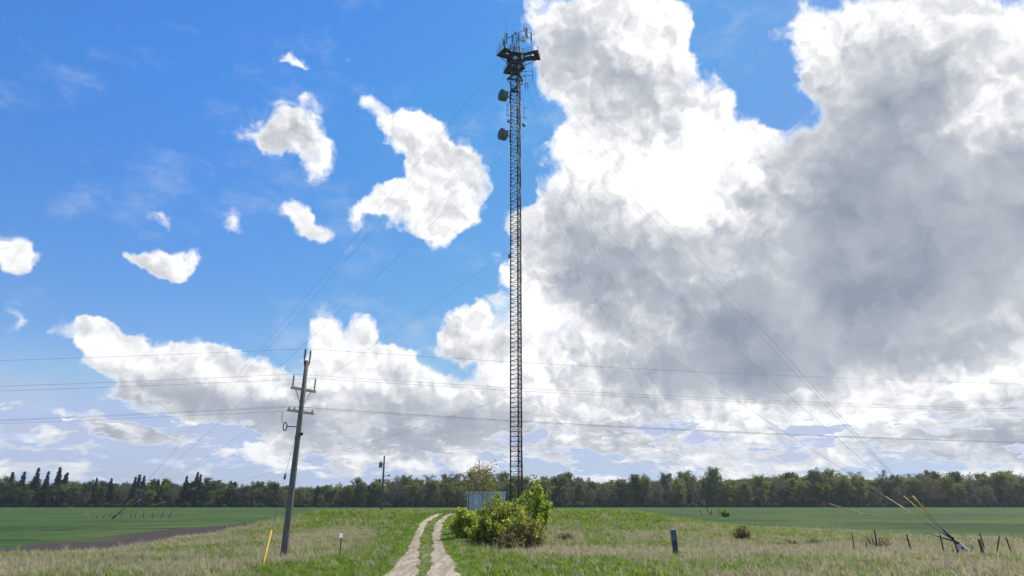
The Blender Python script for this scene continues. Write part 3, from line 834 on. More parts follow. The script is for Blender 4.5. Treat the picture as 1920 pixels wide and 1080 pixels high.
for k in range(6):
    if k == 3: continue
    link_mesh('siding_panel', sid, sh, (-hw_ + pw * (k + .5), -hd_ - .003, 0))
sid2 = MB().box((-.02, -hd_ / 2 + .015, .18), (0, hd_ / 2 - .015, SH - .14)).mesh('siding_panel', M['shelter'], .006)
for k in (-1, 1): link_mesh('siding_panel', sid2, sh, (-hw_ - .003, k * hd_ / 2, 0))
dr_ = MB().box((-.48, -.05, .16), (.48, 0, 2.2)).build('door', M['shelter_door'], sh, (-hw_ + pw * 3.5, -hd_ - .004, 0), bevel=.01)
MB().box((.34, -.10, 1.05), (.40, -.052, 1.25)).build('handle', M['dark_steel'], dr_)
MB().box((-.2, -.14, 1.2), (.2, 0, 1.75)).build('vent_hood', M['shelter_trim'], sh, (-hw_ + pw * 1.5, -hd_ - .026, 0))

smx, smy = -6.05, 95.4
smz = float(ground_z(smx, smy))
sm_ = empty('service_mast', (smx, smy, smz)); tag(sm_, 'thin dark service mast standing at the front corner of the shelter', 'mast')
MB().tube([(0, 0, -.2), (0, 0, 3.6)], .06, 8).build('pipe', M['dark_steel'], sm_)
MB().lathe([(0, .06), (.05, .11), (.16, .11), (.22, .03)], (0, 0, 3.6), n=10).build('weather_head', M['dark_steel'], sm_)

cbx, cby = 5.0, 97.5
cbz = float(ground_z(cbx, cby))
cb = empty('equipment_cabinet', (cbx, cby, cbz)); tag(cb, 'slate grey equipment cabinet standing right of the mast beside the bushes', 'cabinet')
MB().box((-.8, -.4, .1), (.8, .4, 1.5)).build('body', M['cabinet'], cb, bevel=.02)
MB().box((-.86, -.46, 1.503), (.86, .46, 1.58)).build('roof', M['cabinet'], cb)
for s_ in (-.4, .4):
    dd_ = MB().box((s_ - .37, -.43, .16), (s_ + .37, -.403, 1.44)).build('door', M['cabinet'], cb)
    MB().box((s_ * .3 - .02, -.46, .7), (s_ * .3 + .02, -.432, .95)).build('handle', M['steel'], dd_)
MB().box((-.9, -.5, -.2), (.9, .5, .097)).build('plinth', M['concrete'], cb)
fpx = [(3.6, 95.6), (5.0, 95.6), (6.1, 95.6)]
for k, (fx, fy) in enumerate(fpx):
    fz = float(ground_z(fx, fy))
    tag(MB().tube([(0, 0, -.2), (0, 0, 1.55), (0, 0, 1.6)], [.035, .035, .01], 8).build('fence_post', M['steel'], None, (fx, fy, fz)), 'thin grey steel post in front of the slate grey cabinet', 'post', 'posts before the cabinet')

# ------------------------------------------------------------------ leaning power pole on the left
PX, PY = -11.5, 35.35
PZ0 = float(ground_z(PX, PY))
PH = 10.15
lean = Vector((.19, 0, 10.35)).normalized()
pole = empty('power_pole', (PX, PY, PZ0)); tag(pole, 'leaning grey wooden power pole with two crossarms and upright insulators', 'power pole')
up = lambda h: lean * (h / lean.z)
MB().tube([up(-.6), up(0), up(3), up(7), up(PH)], [.19, .182, .165, .135, .105], 14).build('pole', M['wood'], pole)
ad = Vector((.60, .80, -.02)).normalized()
def insulator(base, h, r, parent, mat='insulator', n=7):
    pr = [(0, .03)]
    for k in range(n):
        z0_ = h * (.1 + .82 * k / n); dz = h * .82 / n
        pr += [(z0_, r * .42), (z0_ + dz * .25, r), (z0_ + dz * .45, r * .95), (z0_ + dz * .6, r * .42)]
    pr += [(h, r * .42), (h, 0)]
    MB().lathe(pr, base, (lean.x, 0, 1), 12).build('insulator', M[mat], parent)
def crossarm(h, L, th, braces):
    c = up(h) + Vector((0, -.16, 0)) * 0
    off = Vector((ad.y, -ad.x, 0)) * (-.0)
    a, b = c - ad * L / 2, c + ad * L / 2
    o = MB().bar(a, b, th, th * 1.15).build('crossarm', M['wood_arm'], pole, bevel=.008)
    if braces:
        bz = MB()
        for s_ in (-1, 1): bz.bar(c + ad * s_ * L * .32 + Vector((0, 0, -th * .5)), up(h - .75) + ad * s_ * .13, .035, .012)
        bz.build('brace', M['dark_steel'], o)
    return c, o
tb = MB()
for s_ in (-1, 1):
    tb.bar(up(PH - .35) + ad * s_ * .09, up(PH - .1) + ad * s_ * .17, .05); tb.bar(up(PH - .1) + ad * s_ * .17, up(PH + .08) + ad * s_ * .17, .05)
tb.bar(up(PH - .12) - ad * .17, up(PH - .12) + ad * .17, .05)
tbo = tb.build('top_bracket', M['dark_steel'], pole)
for s_ in (-1, 1): insulator(up(PH + .05) + ad * s_ * .17, .58, .075, tbo)
c1, o1 = crossarm(8.55, 1.55, .12, True)
for s_ in (-1, 1): insulator(c1 + ad * s_ * .70 + Vector((0, 0, .06)), .66, .06, o1)
c2_, o2 = crossarm(7.35, 1.65, .11, False)
for s_ in (-.74, -.42, .72): insulator(c2_ + ad * s_ + Vector((0, 0, .05)), .16, .055, o2, 'porcelain', 2)
bk_ = MB().tube([up(6.55), up(6.55) + Vector((-.62, -.1, .02))], .028, 6)
bo = bk_.build('cable_bracket', M['dark_steel'], pole)
lp_ = [up(6.55) + Vector((-.72 + .10 * math.cos(t), -.1, .02 + .22 * math.sin(t))) for t in np.linspace(0, 2 * math.pi, 17)]
MB().tube(lp_, .028, 6, False).build('cable_loop', M['cable'], bo)
MB().tube([up(6.6) + Vector((-.9, -.1, .1)), up(7.0) + Vector((-.95, -.1, .1)), up(7.3) + Vector((-.85, -.4, .02))], .012, 5).build('jumper_wire', M['cable'], pole)
MB().lathe([(0, 0), (0, .07), (.14, .07), (.18, 0)], up(6.1) + Vector((.17, -.05, 0)), (.4, 0, 1), 10).build('clamp', M['dark_steel'], pole)
gwire = MB().tube([up(h) + Vector((.13 - .004 * h, -.12 + .006 * h, 0)) for h in np.linspace(0, 7, 8)], .009, 5).build('ground_wire', M['cable'], pole)

# down guy with its yellow guard
GA = Vector((-10.25, 28.9, float(ground_z(-10.25, 28.9)) - .05))
ga = empty('pole_guy', GA); tag(ga, 'slack guy wire from the leaning pole to a slanting bright yellow guard', 'guy wire')
top_ = Vector((PX, PY, PZ0)) + up(6.95) + Vector((0, -.14, 0)) - GA
dirg = top_.normalized()
MB().tube([Vector((0, 0, -.2)), top_ * .5 + Vector((0, 0, -.06)), top_], .008, 5).build('strand', M['wire'], ga)
MB().tube([dirg * .02, dirg * .5, dirg * 2.05], [.05, .046, .042], 10).build('guard_sleeve', M['yellow'], ga)
MB().lathe([(0, .0), (0, .05), (.16, .06), (.3, .05), (.3, 0)], top_ * .55 + Vector((0, 0, -.06)), dirg, 10).build('strain_insulator', M['porcelain'], ga)

# overhead wires, both ways along the road
WD = Vector((1, .05, 0)).normalized()
def span(p, sgn, S=1.8, L=120.0):
    return [p + WD * (sgn * L * t) + Vector((0, 0, -4 * S * t * (1 - t))) for t in np.linspace(0, 1, 33)]
P0 = Vector((PX, PY, PZ0))
wires = [
    (P0 + up(PH + .64) - ad * .17, 'topmost overhead wire resting on the pole top insulators', .0058, 1.8),
    (P0 + c1 - ad * .70 + Vector((0, 0, .73)), 'overhead wire on the near insulator of the upper crossarm', .0058, 1.8),
    (P0 + c1 + ad * .70 + Vector((0, 0, .73)), 'overhead wire on the far insulator of the upper crossarm', .0058, 1.75),
    (P0 + c2_ - ad * .74 + Vector((0, 0, .21)), 'overhead wire on the outer near pin of the lower crossarm', .0048, 1.9),
    (P0 + c2_ - ad * .42 + Vector((0, 0, .21)), 'overhead wire on the inner near pin of the lower crossarm', .0048, 1.9),
    (P0 + c2_ + ad * .72 + Vector((0, 0, .21)), 'overhead wire on the far pin of the lower crossarm', .0048, 1.8),
]
for p, lab, r_, S_ in wires:
    pts = span(p, -1, S_)[::-1] + span(p, 1, S_)[1:]
    o = MB().tube([q - p for q in pts], r_, 5).build('overhead_wire', M['wire'], None, p)
    tag(o, lab, 'wire', 'wires on the leaning pole')

# ------------------------------------------------------------------ second pole with transformer and lamp
QX, QY = -17.5, 92.0
QZ = float(ground_z(QX, QY))
QH = 8.71 - QZ
qp = empty('transformer_pole', (QX, QY, QZ)); tag(qp, 'slim wooden pole with a grey transformer and a small lamp arm', 'power pole')
MB().tube([(0, 0, -.5), (0, 0, 0), (0, 0, QH * .6), (0, 0, QH)], [.16, .155, .13, .10], 12).build('pole', M['wood'], qp)
tr = MB().lathe([(0, 0), (0, .2), (.06, .23), (.62, .23), (.68, .2), (.72, .08), (.72, 0)], (-.42, -.1, QH - 1.55), n=18).build('transformer', M['transformer'], qp)
MB().lathe([(0, .04), (.05, .06), (.1, .035), (.15, .055), (.2, .02)], (-.42, -.1, QH - .83), n=8).build('bushing', M['porcelain'], tr)
MB().bar((-.25, -.05, QH - 1.1), (-.05, 0, QH - 1.1), .08).build('bracket', M['dark_steel'], tr)
la = MB().tube([(0, 0, QH - 2.75), (.35, -.1, QH - 2.62), (.75, -.2, QH - 2.55)], .035, 6).build('lamp_arm', M['steel'], qp)
MB().lathe([(0, .0), (0, .06), (.08, .12), (.2, .16), (.22, .0)], (.82, -.2, QH - 2.46), (0, 0, -1), 12).build('lamp_head', M['steel'], la)
insulator_p = MB().lathe([(0, .03), (.06, .06), (.12, .03), (.16, .05), (.2, 0)], (0, -.12, QH - .15), n=8).build('insulator', M['porcelain'], qp)
MB().tube([(-.42, -.1, QH - .62), (-.2, -.15, QH - .3), (0, -.12, QH - .05)], .012, 5).build('jumper_wire', M['cable'], qp)
a0 = Vector((QX, QY - .12, QZ + QH - 3.2)); b0 = Vector((smx, smy, smz + 3.6))
tag(MB().tube([(a0.lerp(b0, t) - a0) + Vector((0, 0, -1.6 * t * (1 - t))) for t in np.linspace(0, 1, 15)], .012, 5).build('service_drop', M['cable'], None, a0), 'sagging service cable between the transformer pole and the shelter mast', 'wire')

# ------------------------------------------------------------------ roadside markers
def stand(name, x, y, label, cat, group=None, rot=(0, 0, 0)):
    o = empty(name, (x, y, float(ground_z(x, y)))); o.rotation_euler = rot
    return tag(o, label, cat, group)
sg = stand('sign_post', -8.6, 35.0, 'thin dark steel stake with a small white plate beside the track', 'sign post', None, (0, R(1), R(66)))
MB().bar((0, 0, -.3), (0, 0, 1.28), .04, .03).build('post', M['rust_post'], sg)
MB().box((-.20, -.035, 1.0), (.06, -.022, 1.22)).build('plate', M['sign_white'], sg, bevel=.004)
pd = stand('cable_pedestal', 8.6, 36.8, 'dark blue telecom pedestal with a pale cap standing in the verge', 'pedestal', None, (0, R(-2.5), R(8)))
MB().box((-.12, -.09, -.2), (.12, .09, .82)).build('base_housing', M['pedestal'], pd, bevel=.02)
MB().box((-.135, -.105, .78), (.135, .105, 1.33)).build('cover', M['pedestal_top'], pd, bevel=.025)
MB().box((-.14, -.11, 1.333), (.14, .11, 1.375)).build('cap', M['cap'], pd, bevel=.012)

# old posts around the near anchor
posts = [(20.2, 41.3, 1.12, 0, 0, .028), (22.9, 43.9, 1.2, 0, 2, .04), (23.1, 40.5, 1.1, -1, -6, .04), (23.2, 37.6, 1.15, 0, -3, .035), (23.5, 36.9, 1.05, 0, -7, .035),
         (24.6, 36.6, .95, 0, -5, .075), (28.0, 41.4, 1.15, 0, -7, .035), (26.2, 38.0, 1.2, 0, 27, .035), (27.4, 38.4, 1.0, 0, -11, .035), (21.6, 42.6, .55, 0, 3, .035)]
plab = ['thin rusty post standing alone between the two brown shrubs and the anchor', 'thin rusty post rising out of a leafless shrub', 'forked rusty post leaning over the dry grass by the anchor', 'upright rusty post behind the low tangle of stems', 'tilting rusty post at the end of the tangle of stems',
        'stout dark wooden post close beside the white anchor head', 'slender tilted post behind the stout wooden one', 'rusty post slanting far over beyond the anchor', 'rusty post tilted the other way beyond the slanting one', 'short stub of a rusty post before the field edge']
for (x, y, h, a, b, r_), lb in zip(posts, plab):
    z = float(ground_z(x, y))
    q = MB().tube([(0, 0, -.25), (0, 0, h * .5), (0, 0, h)], [r_ * 1.1, r_, r_ * .9], 7)
    if 'forked' in lb: q.bar((0, 0, h * .62), (-.22, 0, h * .78), .03)
    o = q.build('old_fence_post', M['old_wood' if r_ > .05 else 'rust_post'], None, (x, y, z), (R(a), R(b), rng.random() * .3))
    tag(o, lb, 'post', 'old posts around the near anchor')
# broken fence line out in the left crop
FA, FB = Vector((-79, 127, 0)), Vector((-60.5, 122, 0))
fl_ = [(.0, .8, 10, 'pale_wood'), (.06, 1.2, -14, 'pale_wood'), (.16, 1.1, 4, 'old_wood'), (.175, 1.3, -20, 'pale_wood'), (.23, 1.1, 38, 'old_wood'), (.30, 1.2, 32, 'old_wood'), (.45, 1.0, 2, 'old_wood'), (.56, 1.15, -3, 'rust_post'), (.61, 1.15, 2, 'rust_post'), (.70, 1.2, 0, 'rust_post'), (.80, 1.1, 4, 'rust_post'), (.90, 1.3, 12, 'rust_post'), (.985, 1.35, 22, 'rust_post')]
for t, h, b, mt in fl_:
    p = FA.lerp(FB, t); z = float(ground_z(p.x, p.y))
    o = MB().tube([(0, 0, -.2), (0, 0, h)], [.055, .045], 7).build('field_fence_post', M[mt], None, (p.x, p.y, z), (0, R(b), 0))
    lb = {'pale_wood': 'bleached leaning post of the broken fence out in the left crop', 'old_wood': 'dark wooden post of the broken fence out in the left crop', 'rust_post': 'rusty brown post of the broken fence out in the left crop'}[mt]
    tag(o, lb, 'post', 'posts of the broken fence in the crop')
for (x, y, b) in ((41.3, 150, -14), (44.2, 152.5, 3), (46.8, 155, -6)):
    tag(MB().tube([(0, 0, -.2), (0, 0, 1.3)], [.07, .055], 7).build('old_fence_post', M['rust_post'], None, (x, y, float(ground_z(x, y))), (0, R(b), 0)), 'dark leaning post near the far anchor behind the mast', 'post', 'posts at the far anchor')

# ------------------------------------------------------------------ plants: shared builders
def quads(P, size, rg, flat=0., asp=1.6):
    """a leaf-sized quad at each point, turned at random"""
    n = len(P)
    a = rg.normal(size=(n, 3)); a[:, 2] *= (1 - flat * .5); a /= np.linalg.norm(a, axis=1)[:, None]
    b = rg.normal(size=(n, 3)); b -= (b * a).sum(1)[:, None] * a; b /= np.linalg.norm(b, axis=1)[:, None]
    s = (size * (.6 + .8 * rg.random(n)))[:, None] if np.ndim(size) else (size * (.6 + .8 * rg.random(n)))[:, None]
    a = a * s * .5 * asp; b = b * s * .5
    V = np.stack([P - a, P - a * .1 + b, P + a, P - a * .1 - b], 1).reshape(-1, 3)
    return V, np.arange(4 * n).reshape(-1, 4)

def limb(p, d, L, r, rg, n=5, wob=.12, rise=0.):
    pts = [Vector(p)]; d = Vector(d).normalized()
    for i in range(n):
        d = (d + Vector(rg.normal(size=3)) * wob + Vector((0, 0, rise))).normalized()
        pts.append(pts[-1] + d * (L / n))
    return pts, [r * (1 - .8 * i / n) for i in range(n + 1)]

def at_t(pts, t):
    k = min(int(t * (len(pts) - 1)), len(pts) - 2); f = t * (len(pts) - 1) - k
    return pts[k].lerp(pts[k + 1], f), (pts[k + 1] - pts[k]).normalized()

def broadleaf(seed, H, spread, leaf, bark, dens=1.0, leaf_size=.5, low=.28, round_=1.0, twigs=False):
    rg = np.random.default_rng(seed)
    mb = MB(); P = []
    tp, tr_ = limb((0, 0, -.4), (rg.normal() * .05, rg.normal() * .05, 1), H * .86, H * .017, rg, 7, .05)
    mb.tube(tp, tr_, 6, False)
    nl = int(17 + 5 * rg.random())
    for i in range(nl):
        t = low + (.97 - low) * (i + rg.random()) / nl
        p, _ = at_t(tp, t)
        an = i * 2.4 + rg.normal() * .5
        prof = math.sin(math.pi * min(1, (t - low) / (1 - low) * .75 + .22)) ** round_
        L = spread * (.55 + .75 * prof) * (.7 + .5 * rg.random())
        upw = .35 + .9 * t
        d = (math.cos(an), math.sin(an), upw)
        lp1, lr1 = limb(p, d, L, H * .0062 * (1.25 - t), rg, 4, .14, .05)
        mb.tube(lp1, lr1, 4, False)
        for j in range(5):
            t2 = .3 + .7 * (j + rg.random()) / 5
            p2, d2 = at_t(lp1, min(t2, .99))
            d3 = d2 + Vector(rg.normal(size=3)) * .65
            lp2, lr2 = limb(p2, d3, L * .38, H * .0022, rg, 3, .2, .06)
            mb.tube(lp2, lr2, 3, False)
            if twigs:
                for q in range(4):
                    p4, d4 = at_t(lp2, .2 + .2 * q)
                    lp3, lr3 = limb(p4, d4 + Vector(rg.normal(size=3)) * .6, L * .2, H * .0012, rg, 2, .2, .05)
                    mb.tube(lp3, lr3, 3, False)
            m = int(22 * dens * (.5 + rg.random()))
            c = np.array(lp2[-1])
            P.append(c + rg.normal(size=(m, 3)) * np.array([.66, .66, .46]) * (.11 * spread + .42))
            P.append(np.array(lp2[1]) + rg.normal(size=(m // 2, 3)) * .5)
    P = np.concatenate(P); P = P[P[:, 2] > H * .06]
    V, Fq = quads(P, leaf_size, rg, .3)
    return mb.mesh('trunk', M[bark]), np_mesh('crown', V, Fq, M[leaf])

def conifer(seed, H):
    rg = np.random.default_rng(seed); mb = MB(); P = []
    mb.tube([(0, 0, -.3), (0, 0, H * .5), (0, 0, H * .97)], [H * .013, H * .009, .02], 6, False)
    n = int(H * 4.2)
    for i in range(n):
        t = .10 + .89 * (i / n) ** .92; z = H * t
        L = H * .165 * (1 - t) ** .82 * (.65 + .6 * rg.random()) + .18
        for k in range(5):
            an = rg.random() * 6.283
            m = max(3, int(L * 5))
            s = rg.random(m) ** .7 * L
            P.append(np.stack([np.cos(an) * s + rg.normal(size=m) * .13, np.sin(an) * s + rg.normal(size=m) * .13, z - s * .22 + rg.normal(size=m) * .12], -1))
    P = np.concatenate(P)
    V, Fq = quads(P, .42, rg, .8)
    return mb.mesh('trunk', M['bark']), np_mesh('crown', V, Fq, M['needle'])

# ------------------------------------------------------------------ far treeline
KINDS = {
    'dull': [broadleaf(s, 18, 3.6, 'leaf_a', 'bark', .85, .42, .22, 1.0, True) for s in (1, 2, 3)],
    'young': [broadleaf(s, 16, 3.6, 'leaf_b', 'bark_pale', .85, .42) for s in (11, 12, 13)],
    'bare': [broadleaf(s, 20, 4.0, 'leaf_c', 'bark', .42, .34, .24, 1.0, True) for s in (21, 22, 23)],
    'deep': [broadleaf(s, 17, 3.7, 'leaf_d', 'bark', 1.0, .45, .2) for s in (31, 32)],
    'spruce': [conifer(s, 18) for s in (41, 42, 43)],
}
BASEH = {'dull': 18, 'young': 16, 'bare': 20, 'deep': 17, 'spruce': 18}
TREE = {
    'dull': ('broadleaf_tree', 'dull green broadleaf tree in the far treeline', 'far dull green trees'),
    'young': ('young_leaf_tree', 'yellow green freshly leafing tree in the far treeline', 'far yellow green trees'),
    'bare': ('budding_tree', 'grey brown budding tree in the far treeline', 'far budding trees'),
    'deep': ('dark_tree', 'deep green dense tree in the far treeline', 'far deep green trees'),
    'spruce': ('spruce_tree', 'dark pointed spruce rising out of the far treeline', 'far spruces'),
}
def plant_tree(kind, x, y, H, v=None, label=None, wide=1.0):
    tm, cm = KINDS[kind][v if v is not None else int(rng.integers(len(KINDS[kind])))]
    nm, lb, gp = TREE[kind]
    s = H / BASEH[kind]
    e = empty(nm, (x, y, float(ground_z(x, y))), rng.random() * 6.283)
    e.scale = (s * wide * (.9 + .25 * rng.random()), s * wide * (.9 + .25 * rng.random()), s)
    if not label and kind == 'spruce': lb = ('tall ' if H > 21.4 else 'short ') + lb
    if not label and kind != 'spruce':
        z_ = 'low ' if H < 13 else ('tall ' if H > 18.5 else 'middling ')
        lb = z_ + lb.replace('in the far treeline', 'at the front edge of the far treeline' if y < 428.5 else ('just behind the first trees of the far treeline' if y < 438 else 'deep in the far treeline'))
    tag(e, label or lb, 'tree', None if label else gp)
    link_mesh('trunk', tm, e); link_mesh('crown', cm, e)
    return e
# heights of the wood along the line (metres across, metres high)
HX = [-420, -340, -310, -250, -215, -170, -145, -110, -85, -40, 0, 40, 75, 100, 128, 150, 175, 195, 215, 240, 270, 300, 340, 420]
HH = [17, 16.5, 18, 15, 16.5, 16, 13.5, 14, 18, 20, 20, 20, 18, 19, 20, 19.5, 20, 23.5, 22, 19.5, 21, 21, 21, 20]
hgt = lambda x: float(np.interp(x, HX, HH))
for row, (y0, f) in enumerate(((424, .74), (433, .90), (443, 1.0))):
    x = -400 + row * 2
    while x < 400:
        xx = x + rng.normal() * 1.3
        left = xx < -120
        pk = [.30, .16, .24, .30] if left else ([.30, .30, .32, .08] if row < 2 else [.24, .20, .52, .04])
        k = ['dull', 'young', 'bare', 'deep'][int(rng.choice(4, p=pk))]
        H = hgt(xx) * f * (.74 + .46 * rng.random())
        if row < 2: 
            if abs(xx) < 372: plant_tree(k, xx, y0 + rng.normal() * 2.5, H, wide=1.08)
        elif abs(xx) < 372: plant_tree(k, xx, y0 + rng.normal() * 2.5, H)
        x += (7.0, 6.4, 6.4)[row] * (.7 + .6 * rng.random())
for x, H in ((-330, 24.0), (-316, 21.5), (-309, 21.5), (-300, 24.0), (-296, 22), (-289, 24.5), (-276, 21), (-284, 20), (-252, 17.5), (-238, 18.5), (-236, 20), (-224, 17), (-231, 19), (-205, 19), (-203, 21.5), (-197, 20), (-262, 18), (-341, 20)):
    plant_tree('spruce', x + rng.normal(), 428 + rng.normal() * 3, H)
plant_tree('young', 127.5, 430, 25.0, 1, 'tall slender round topped tree standing clear above the far treeline', .72)
plant_tree('bare', 241, 436, 24.5, 0, 'tall bare leaning tree poking above the right part of the treeline', .8)
plant_tree('bare', 191, 432, 24.5, 1, 'broad domed budding tree, the bulkiest of the far treeline', 1.3)
plant_tree('deep', 75.5, 428, 20.5, 0, 'dark rounded tree beside a bright green one in the treeline', .9)
plant_tree('young', 83, 427, 18.5, 0, 'bright green tree beside the dark rounded one in the treeline', .9)

def scatter(name, P, rz, sc, src, mat=None):
    """one object whose points each carry a copy of a plant"""
    me = bpy.data.meshes.new(name)
    me.vertices.add(len(P)); me.vertices.foreach_set('co', np.asarray(P, np.float32).ravel())
    a = me.attributes.new('turn', 'FLOAT_VECTOR', 'POINT'); a.data.foreach_set('vector', np.stack([rz * 0, rz * 0, rz], -1).astype(np.float32).ravel())
    a = me.attributes.new('size', 'FLOAT', 'POINT'); a.data.foreach_set('value', np.asarray(sc, np.float32))
    o = link_mesh(name, me); tag(o, kind='stuff')
    ng = bpy.data.node_groups.new(name, 'GeometryNodeTree')
    ng.interface.new_socket('Geometry', in_out='INPUT', socket_type='NodeSocketGeometry')
    ng.interface.new_socket('Geometry', in_out='OUTPUT', socket_type='NodeSocketGeometry')
    g = NT(ng)
    gi = g.n('NodeGroupInput'); go = g.n('NodeGroupOutput')
    oi = g.n('GeometryNodeObjectInfo'); oi.inputs['Object'].default_value = src; oi.inputs['As Instance'].default_value = True
    ip = g.n('GeometryNodeInstanceOnPoints')
    na = g.n('GeometryNodeInputNamedAttribute', data_type='FLOAT_VECTOR'); na.inputs[0].default_value = 'turn'
    ns = g.n('GeometryNodeInputNamedAttribute', data_type='FLOAT'); ns.inputs[0].default_value = 'size'
    g.link(gi.outputs[0], ip.inputs['Points']); g.link(oi.outputs['Geometry'], ip.inputs['Instance'])
    g.link(na.outputs[0], ip.inputs['Rotation']); g.link(ns.outputs[0], ip.inputs['Scale'])
    g.link(ip.outputs[0], go.inputs[0])
    md = o.modifiers.new('plants', 'NODES'); md.node_group = ng
    return o

def joined(tm, cm, name):
    """trunk and crown as one mesh, to be scattered"""
    bm = bmesh.new(); bm.from_mesh(tm); nt = len(bm.faces)
    bm.from_mesh(cm); bm.faces.ensure_lookup_table()
    for f in bm.faces[nt:]: f.material_index = 1
    me = bpy.data.meshes.new(name); bm.to_mesh(me); bm.free()
    me.materials.append(tm.materials[0]); me.materials.append(cm.materials[0])
    return bpy.data.objects.new(name, me)

# the depth of the wood behind, and the brush along its foot
for i, (k, v) in enumerate((('dull', 0), ('bare', 1), ('deep', 1), ('young', 2))):
    n = 330
    x = rng.uniform(-520, 520, n); y = rng.uniform(450, 560, n)
    sc = np.array([hgt(q) for q in x]) / BASEH[k] * rng.uniform(.72, 1.0, n)
    o = scatter('woodland', np.stack([x, y, np.zeros(n)], -1), rng.random(n) * 6.28, sc, joined(*KINDS[k][v], 'wood_tree'))
    tag(o, 'depth of the %s wood behind the front trees' % ('dull green', 'grey budding', 'deep green', 'yellow green')[i], 'wood')

def shrub(seed, H, W, leaf, n_stem, n_leaf, leaf_size, bark='twig', lean_=.5, upright=.9, low=.15):
    rg = np.random.default_rng(seed); mb = MB(); P = []
    for i in range(n_stem):
        an = rg.random() * 6.283; rr = rg.random() ** .6
        out = rr * lean_
        hh = H * (1.0 - .42 * rr ** 2) * (.72 + .34 * rg.random())
        b = Vector((math.cos(an) * W * .28 * rr, math.sin(an) * W * .28 * rr, -.1))
        pts, rad = limb(b, (math.cos(an) * out, math.sin(an) * out, upright), hh, .012 + .008 * H, rg, 6, .10, .03)
        mb.tube(pts, rad, 4, False)
        for j in range(6):
            t = low + .1 + (.9 - low) * (j + rg.random()) / 6
            p, d = at_t(pts, min(t, .98))
            q, rd = limb(p, d + Vector(rg.normal(size=3)) * .55, hh * (.10 + .16 * rg.random()), .008, rg, 3, .2, .05)
            mb.tube(q, rd, 3, False)
            m = int(n_leaf / (n_stem * 6) * (.4 + 1.2 * rg.random()))
            t_ = rg.random(m)
            base_ = np.array([at_t(q, min(float(tt), .99))[0] for tt in t_]) if m else np.zeros((0, 3))
            P.append(base_ + rg.normal(size=(m, 3)) * .10 * (.6 + H * .12))
    P = np.concatenate(P); P = P[P[:, 2] > H * low * .5]
    V, Fq = quads(P, leaf_size, rg, 0., 1.9)
    return mb.mesh('stem', M[bark]), np_mesh('foliage', V, Fq, M[leaf])

ub = shrub(71, 3.2, 4.2, 'leaf_d', 26, 1500, .34); ub2 = shrub(72, 3.0, 4.0, 'leaf_a', 26, 1300, .34)
for nm_, sb, n in (('underbrush', ub, 420), ('underbrush', ub2, 340)):
    x = np.linspace(-440, 440, n) + rng.normal(size=n) * 3; y = rng.uniform(416, 424, n); y[::2] = rng.uniform(446, 456, len(y[::2]))
    o = scatter(nm_, np.stack([x, y, np.zeros(n)], -1), rng.random(n) * 6.28, np.where(y > 440, 2.0, .85) * rng.uniform(.55, 1.4, n), joined(*sb, 'brush_plant'))
    tag(o, 'low dark brush along the foot of the far wood' if sb is ub else 'low dull green brush along the foot of the far wood', 'brush')

# ------------------------------------------------------------------ bushes in front of the mast and elsewhere
def place_shrub(name, x, y, parts_, label, cat='bush', group=None, sc=(1, 1, 1), rz=0.):
    e = empty(name, (x, y, float(ground_z(x, y)) - .03), rz); e.scale = sc
    tag(e, label, cat, group)
    link_mesh('stem', parts_[0], e); link_mesh('foliage', parts_[1], e)
    return e
place_shrub('willow_bush', -3.15, 51.5, shrub(101, 2.4, 2.3, 'leaf_willow', 36, 6500, .11, lean_=.5), 'rounded bright yellow green willow bush right beside the track')
place_shrub('willow_bush', -3.9, 57.0, shrub(105, 1.9, 2.2, 'leaf_willow', 24, 3600, .15, lean_=.55), 'small yellow green willow bush tucked behind the rounded one by the track')
place_shrub('willow_bush', -2.0, 47.5, shrub(102, 1.8, 1.9, 'leaf_willow', 28, 4000, .105, lean_=.55), 'low yellow green willow bush spilling out before the dark one')
place_shrub('willow_bush', -.9, 46.5, shrub(103, 3.1, 3.0, 'leaf_willow_dark', 46, 8000, .11, lean_=.45), 'tall mid green willow bush at the centre of the thicket')
place_shrub('willow_bush', .35, 44.0, shrub(106, 2.4, 2.0, 'leaf_willow', 22, 3000, .14, lean_=.45), 'thin yellow green willow shoots before the brownish bush')
place_shrub('budding_bush', .85, 44.0, shrub(104, 2.4, 2.5, 'leaf_brown', 90, 3400, .09, lean_=.42), 'dense brownish bush of bare twigs just coming into bud')
place_shrub('budding_bush', -.2, 42.2, shrub(107, 1.5, 2.0, 'leaf_brown', 70, 800, .08, lean_=.55), 'low dark tangle of bare twigs at the foot of the thicket')
place_shrub('poplar_sapling', 1.3, 50.0, shrub(108, 4.3, 2.4, 'leaf_poplar', 16, 5200, .115, 'bark', .34, 1.0, .28), 'lime green poplar sapling rising in front of the mast foot')
place_shrub('willow_bush', -.3, 52.0, shrub(109, 3.7, 2.6, 'leaf_willow_dark', 26, 4600, .115, lean_=.38), 'loose green willow bush between the shelter and the poplar sapling')
tm_, cm_ = broadleaf(201, 6.2, 1.9, 'leaf_brown', 'bark', .50, .15, .40, 1.0, True)
yt = empty('young_tree', (-4.0, 92.0, float(ground_z(-4.0, 92)))); tag(yt, 'small thin leafed tree with a bare trunk standing before the shelter', 'tree')
link_mesh('trunk', tm_, yt); link_mesh('crown', cm_, yt)
place_shrub('small_bush', 41.5, 134, shrub(111, 1.8, 1.6, 'leaf_poplar', 18, 1500, .17), 'small round bright green bush alone in the right crop')
rs = shrub(112, 1.15, 1.3, 'blade_rust', 60, 500, .09, lean_=.5)
place_shrub('brown_shrub', 17.1, 51.6, rs, 'upright reddish brown leafless shrub at the field edge', 'shrub')
place_shrub('brown_shrub', 22.9, 43.7, shrub(113, 1.25, 1.7, 'blade_rust', 46, 150, .08, lean_=.75), 'spreading grey brown leafless shrub around a rusty post', 'shrub')
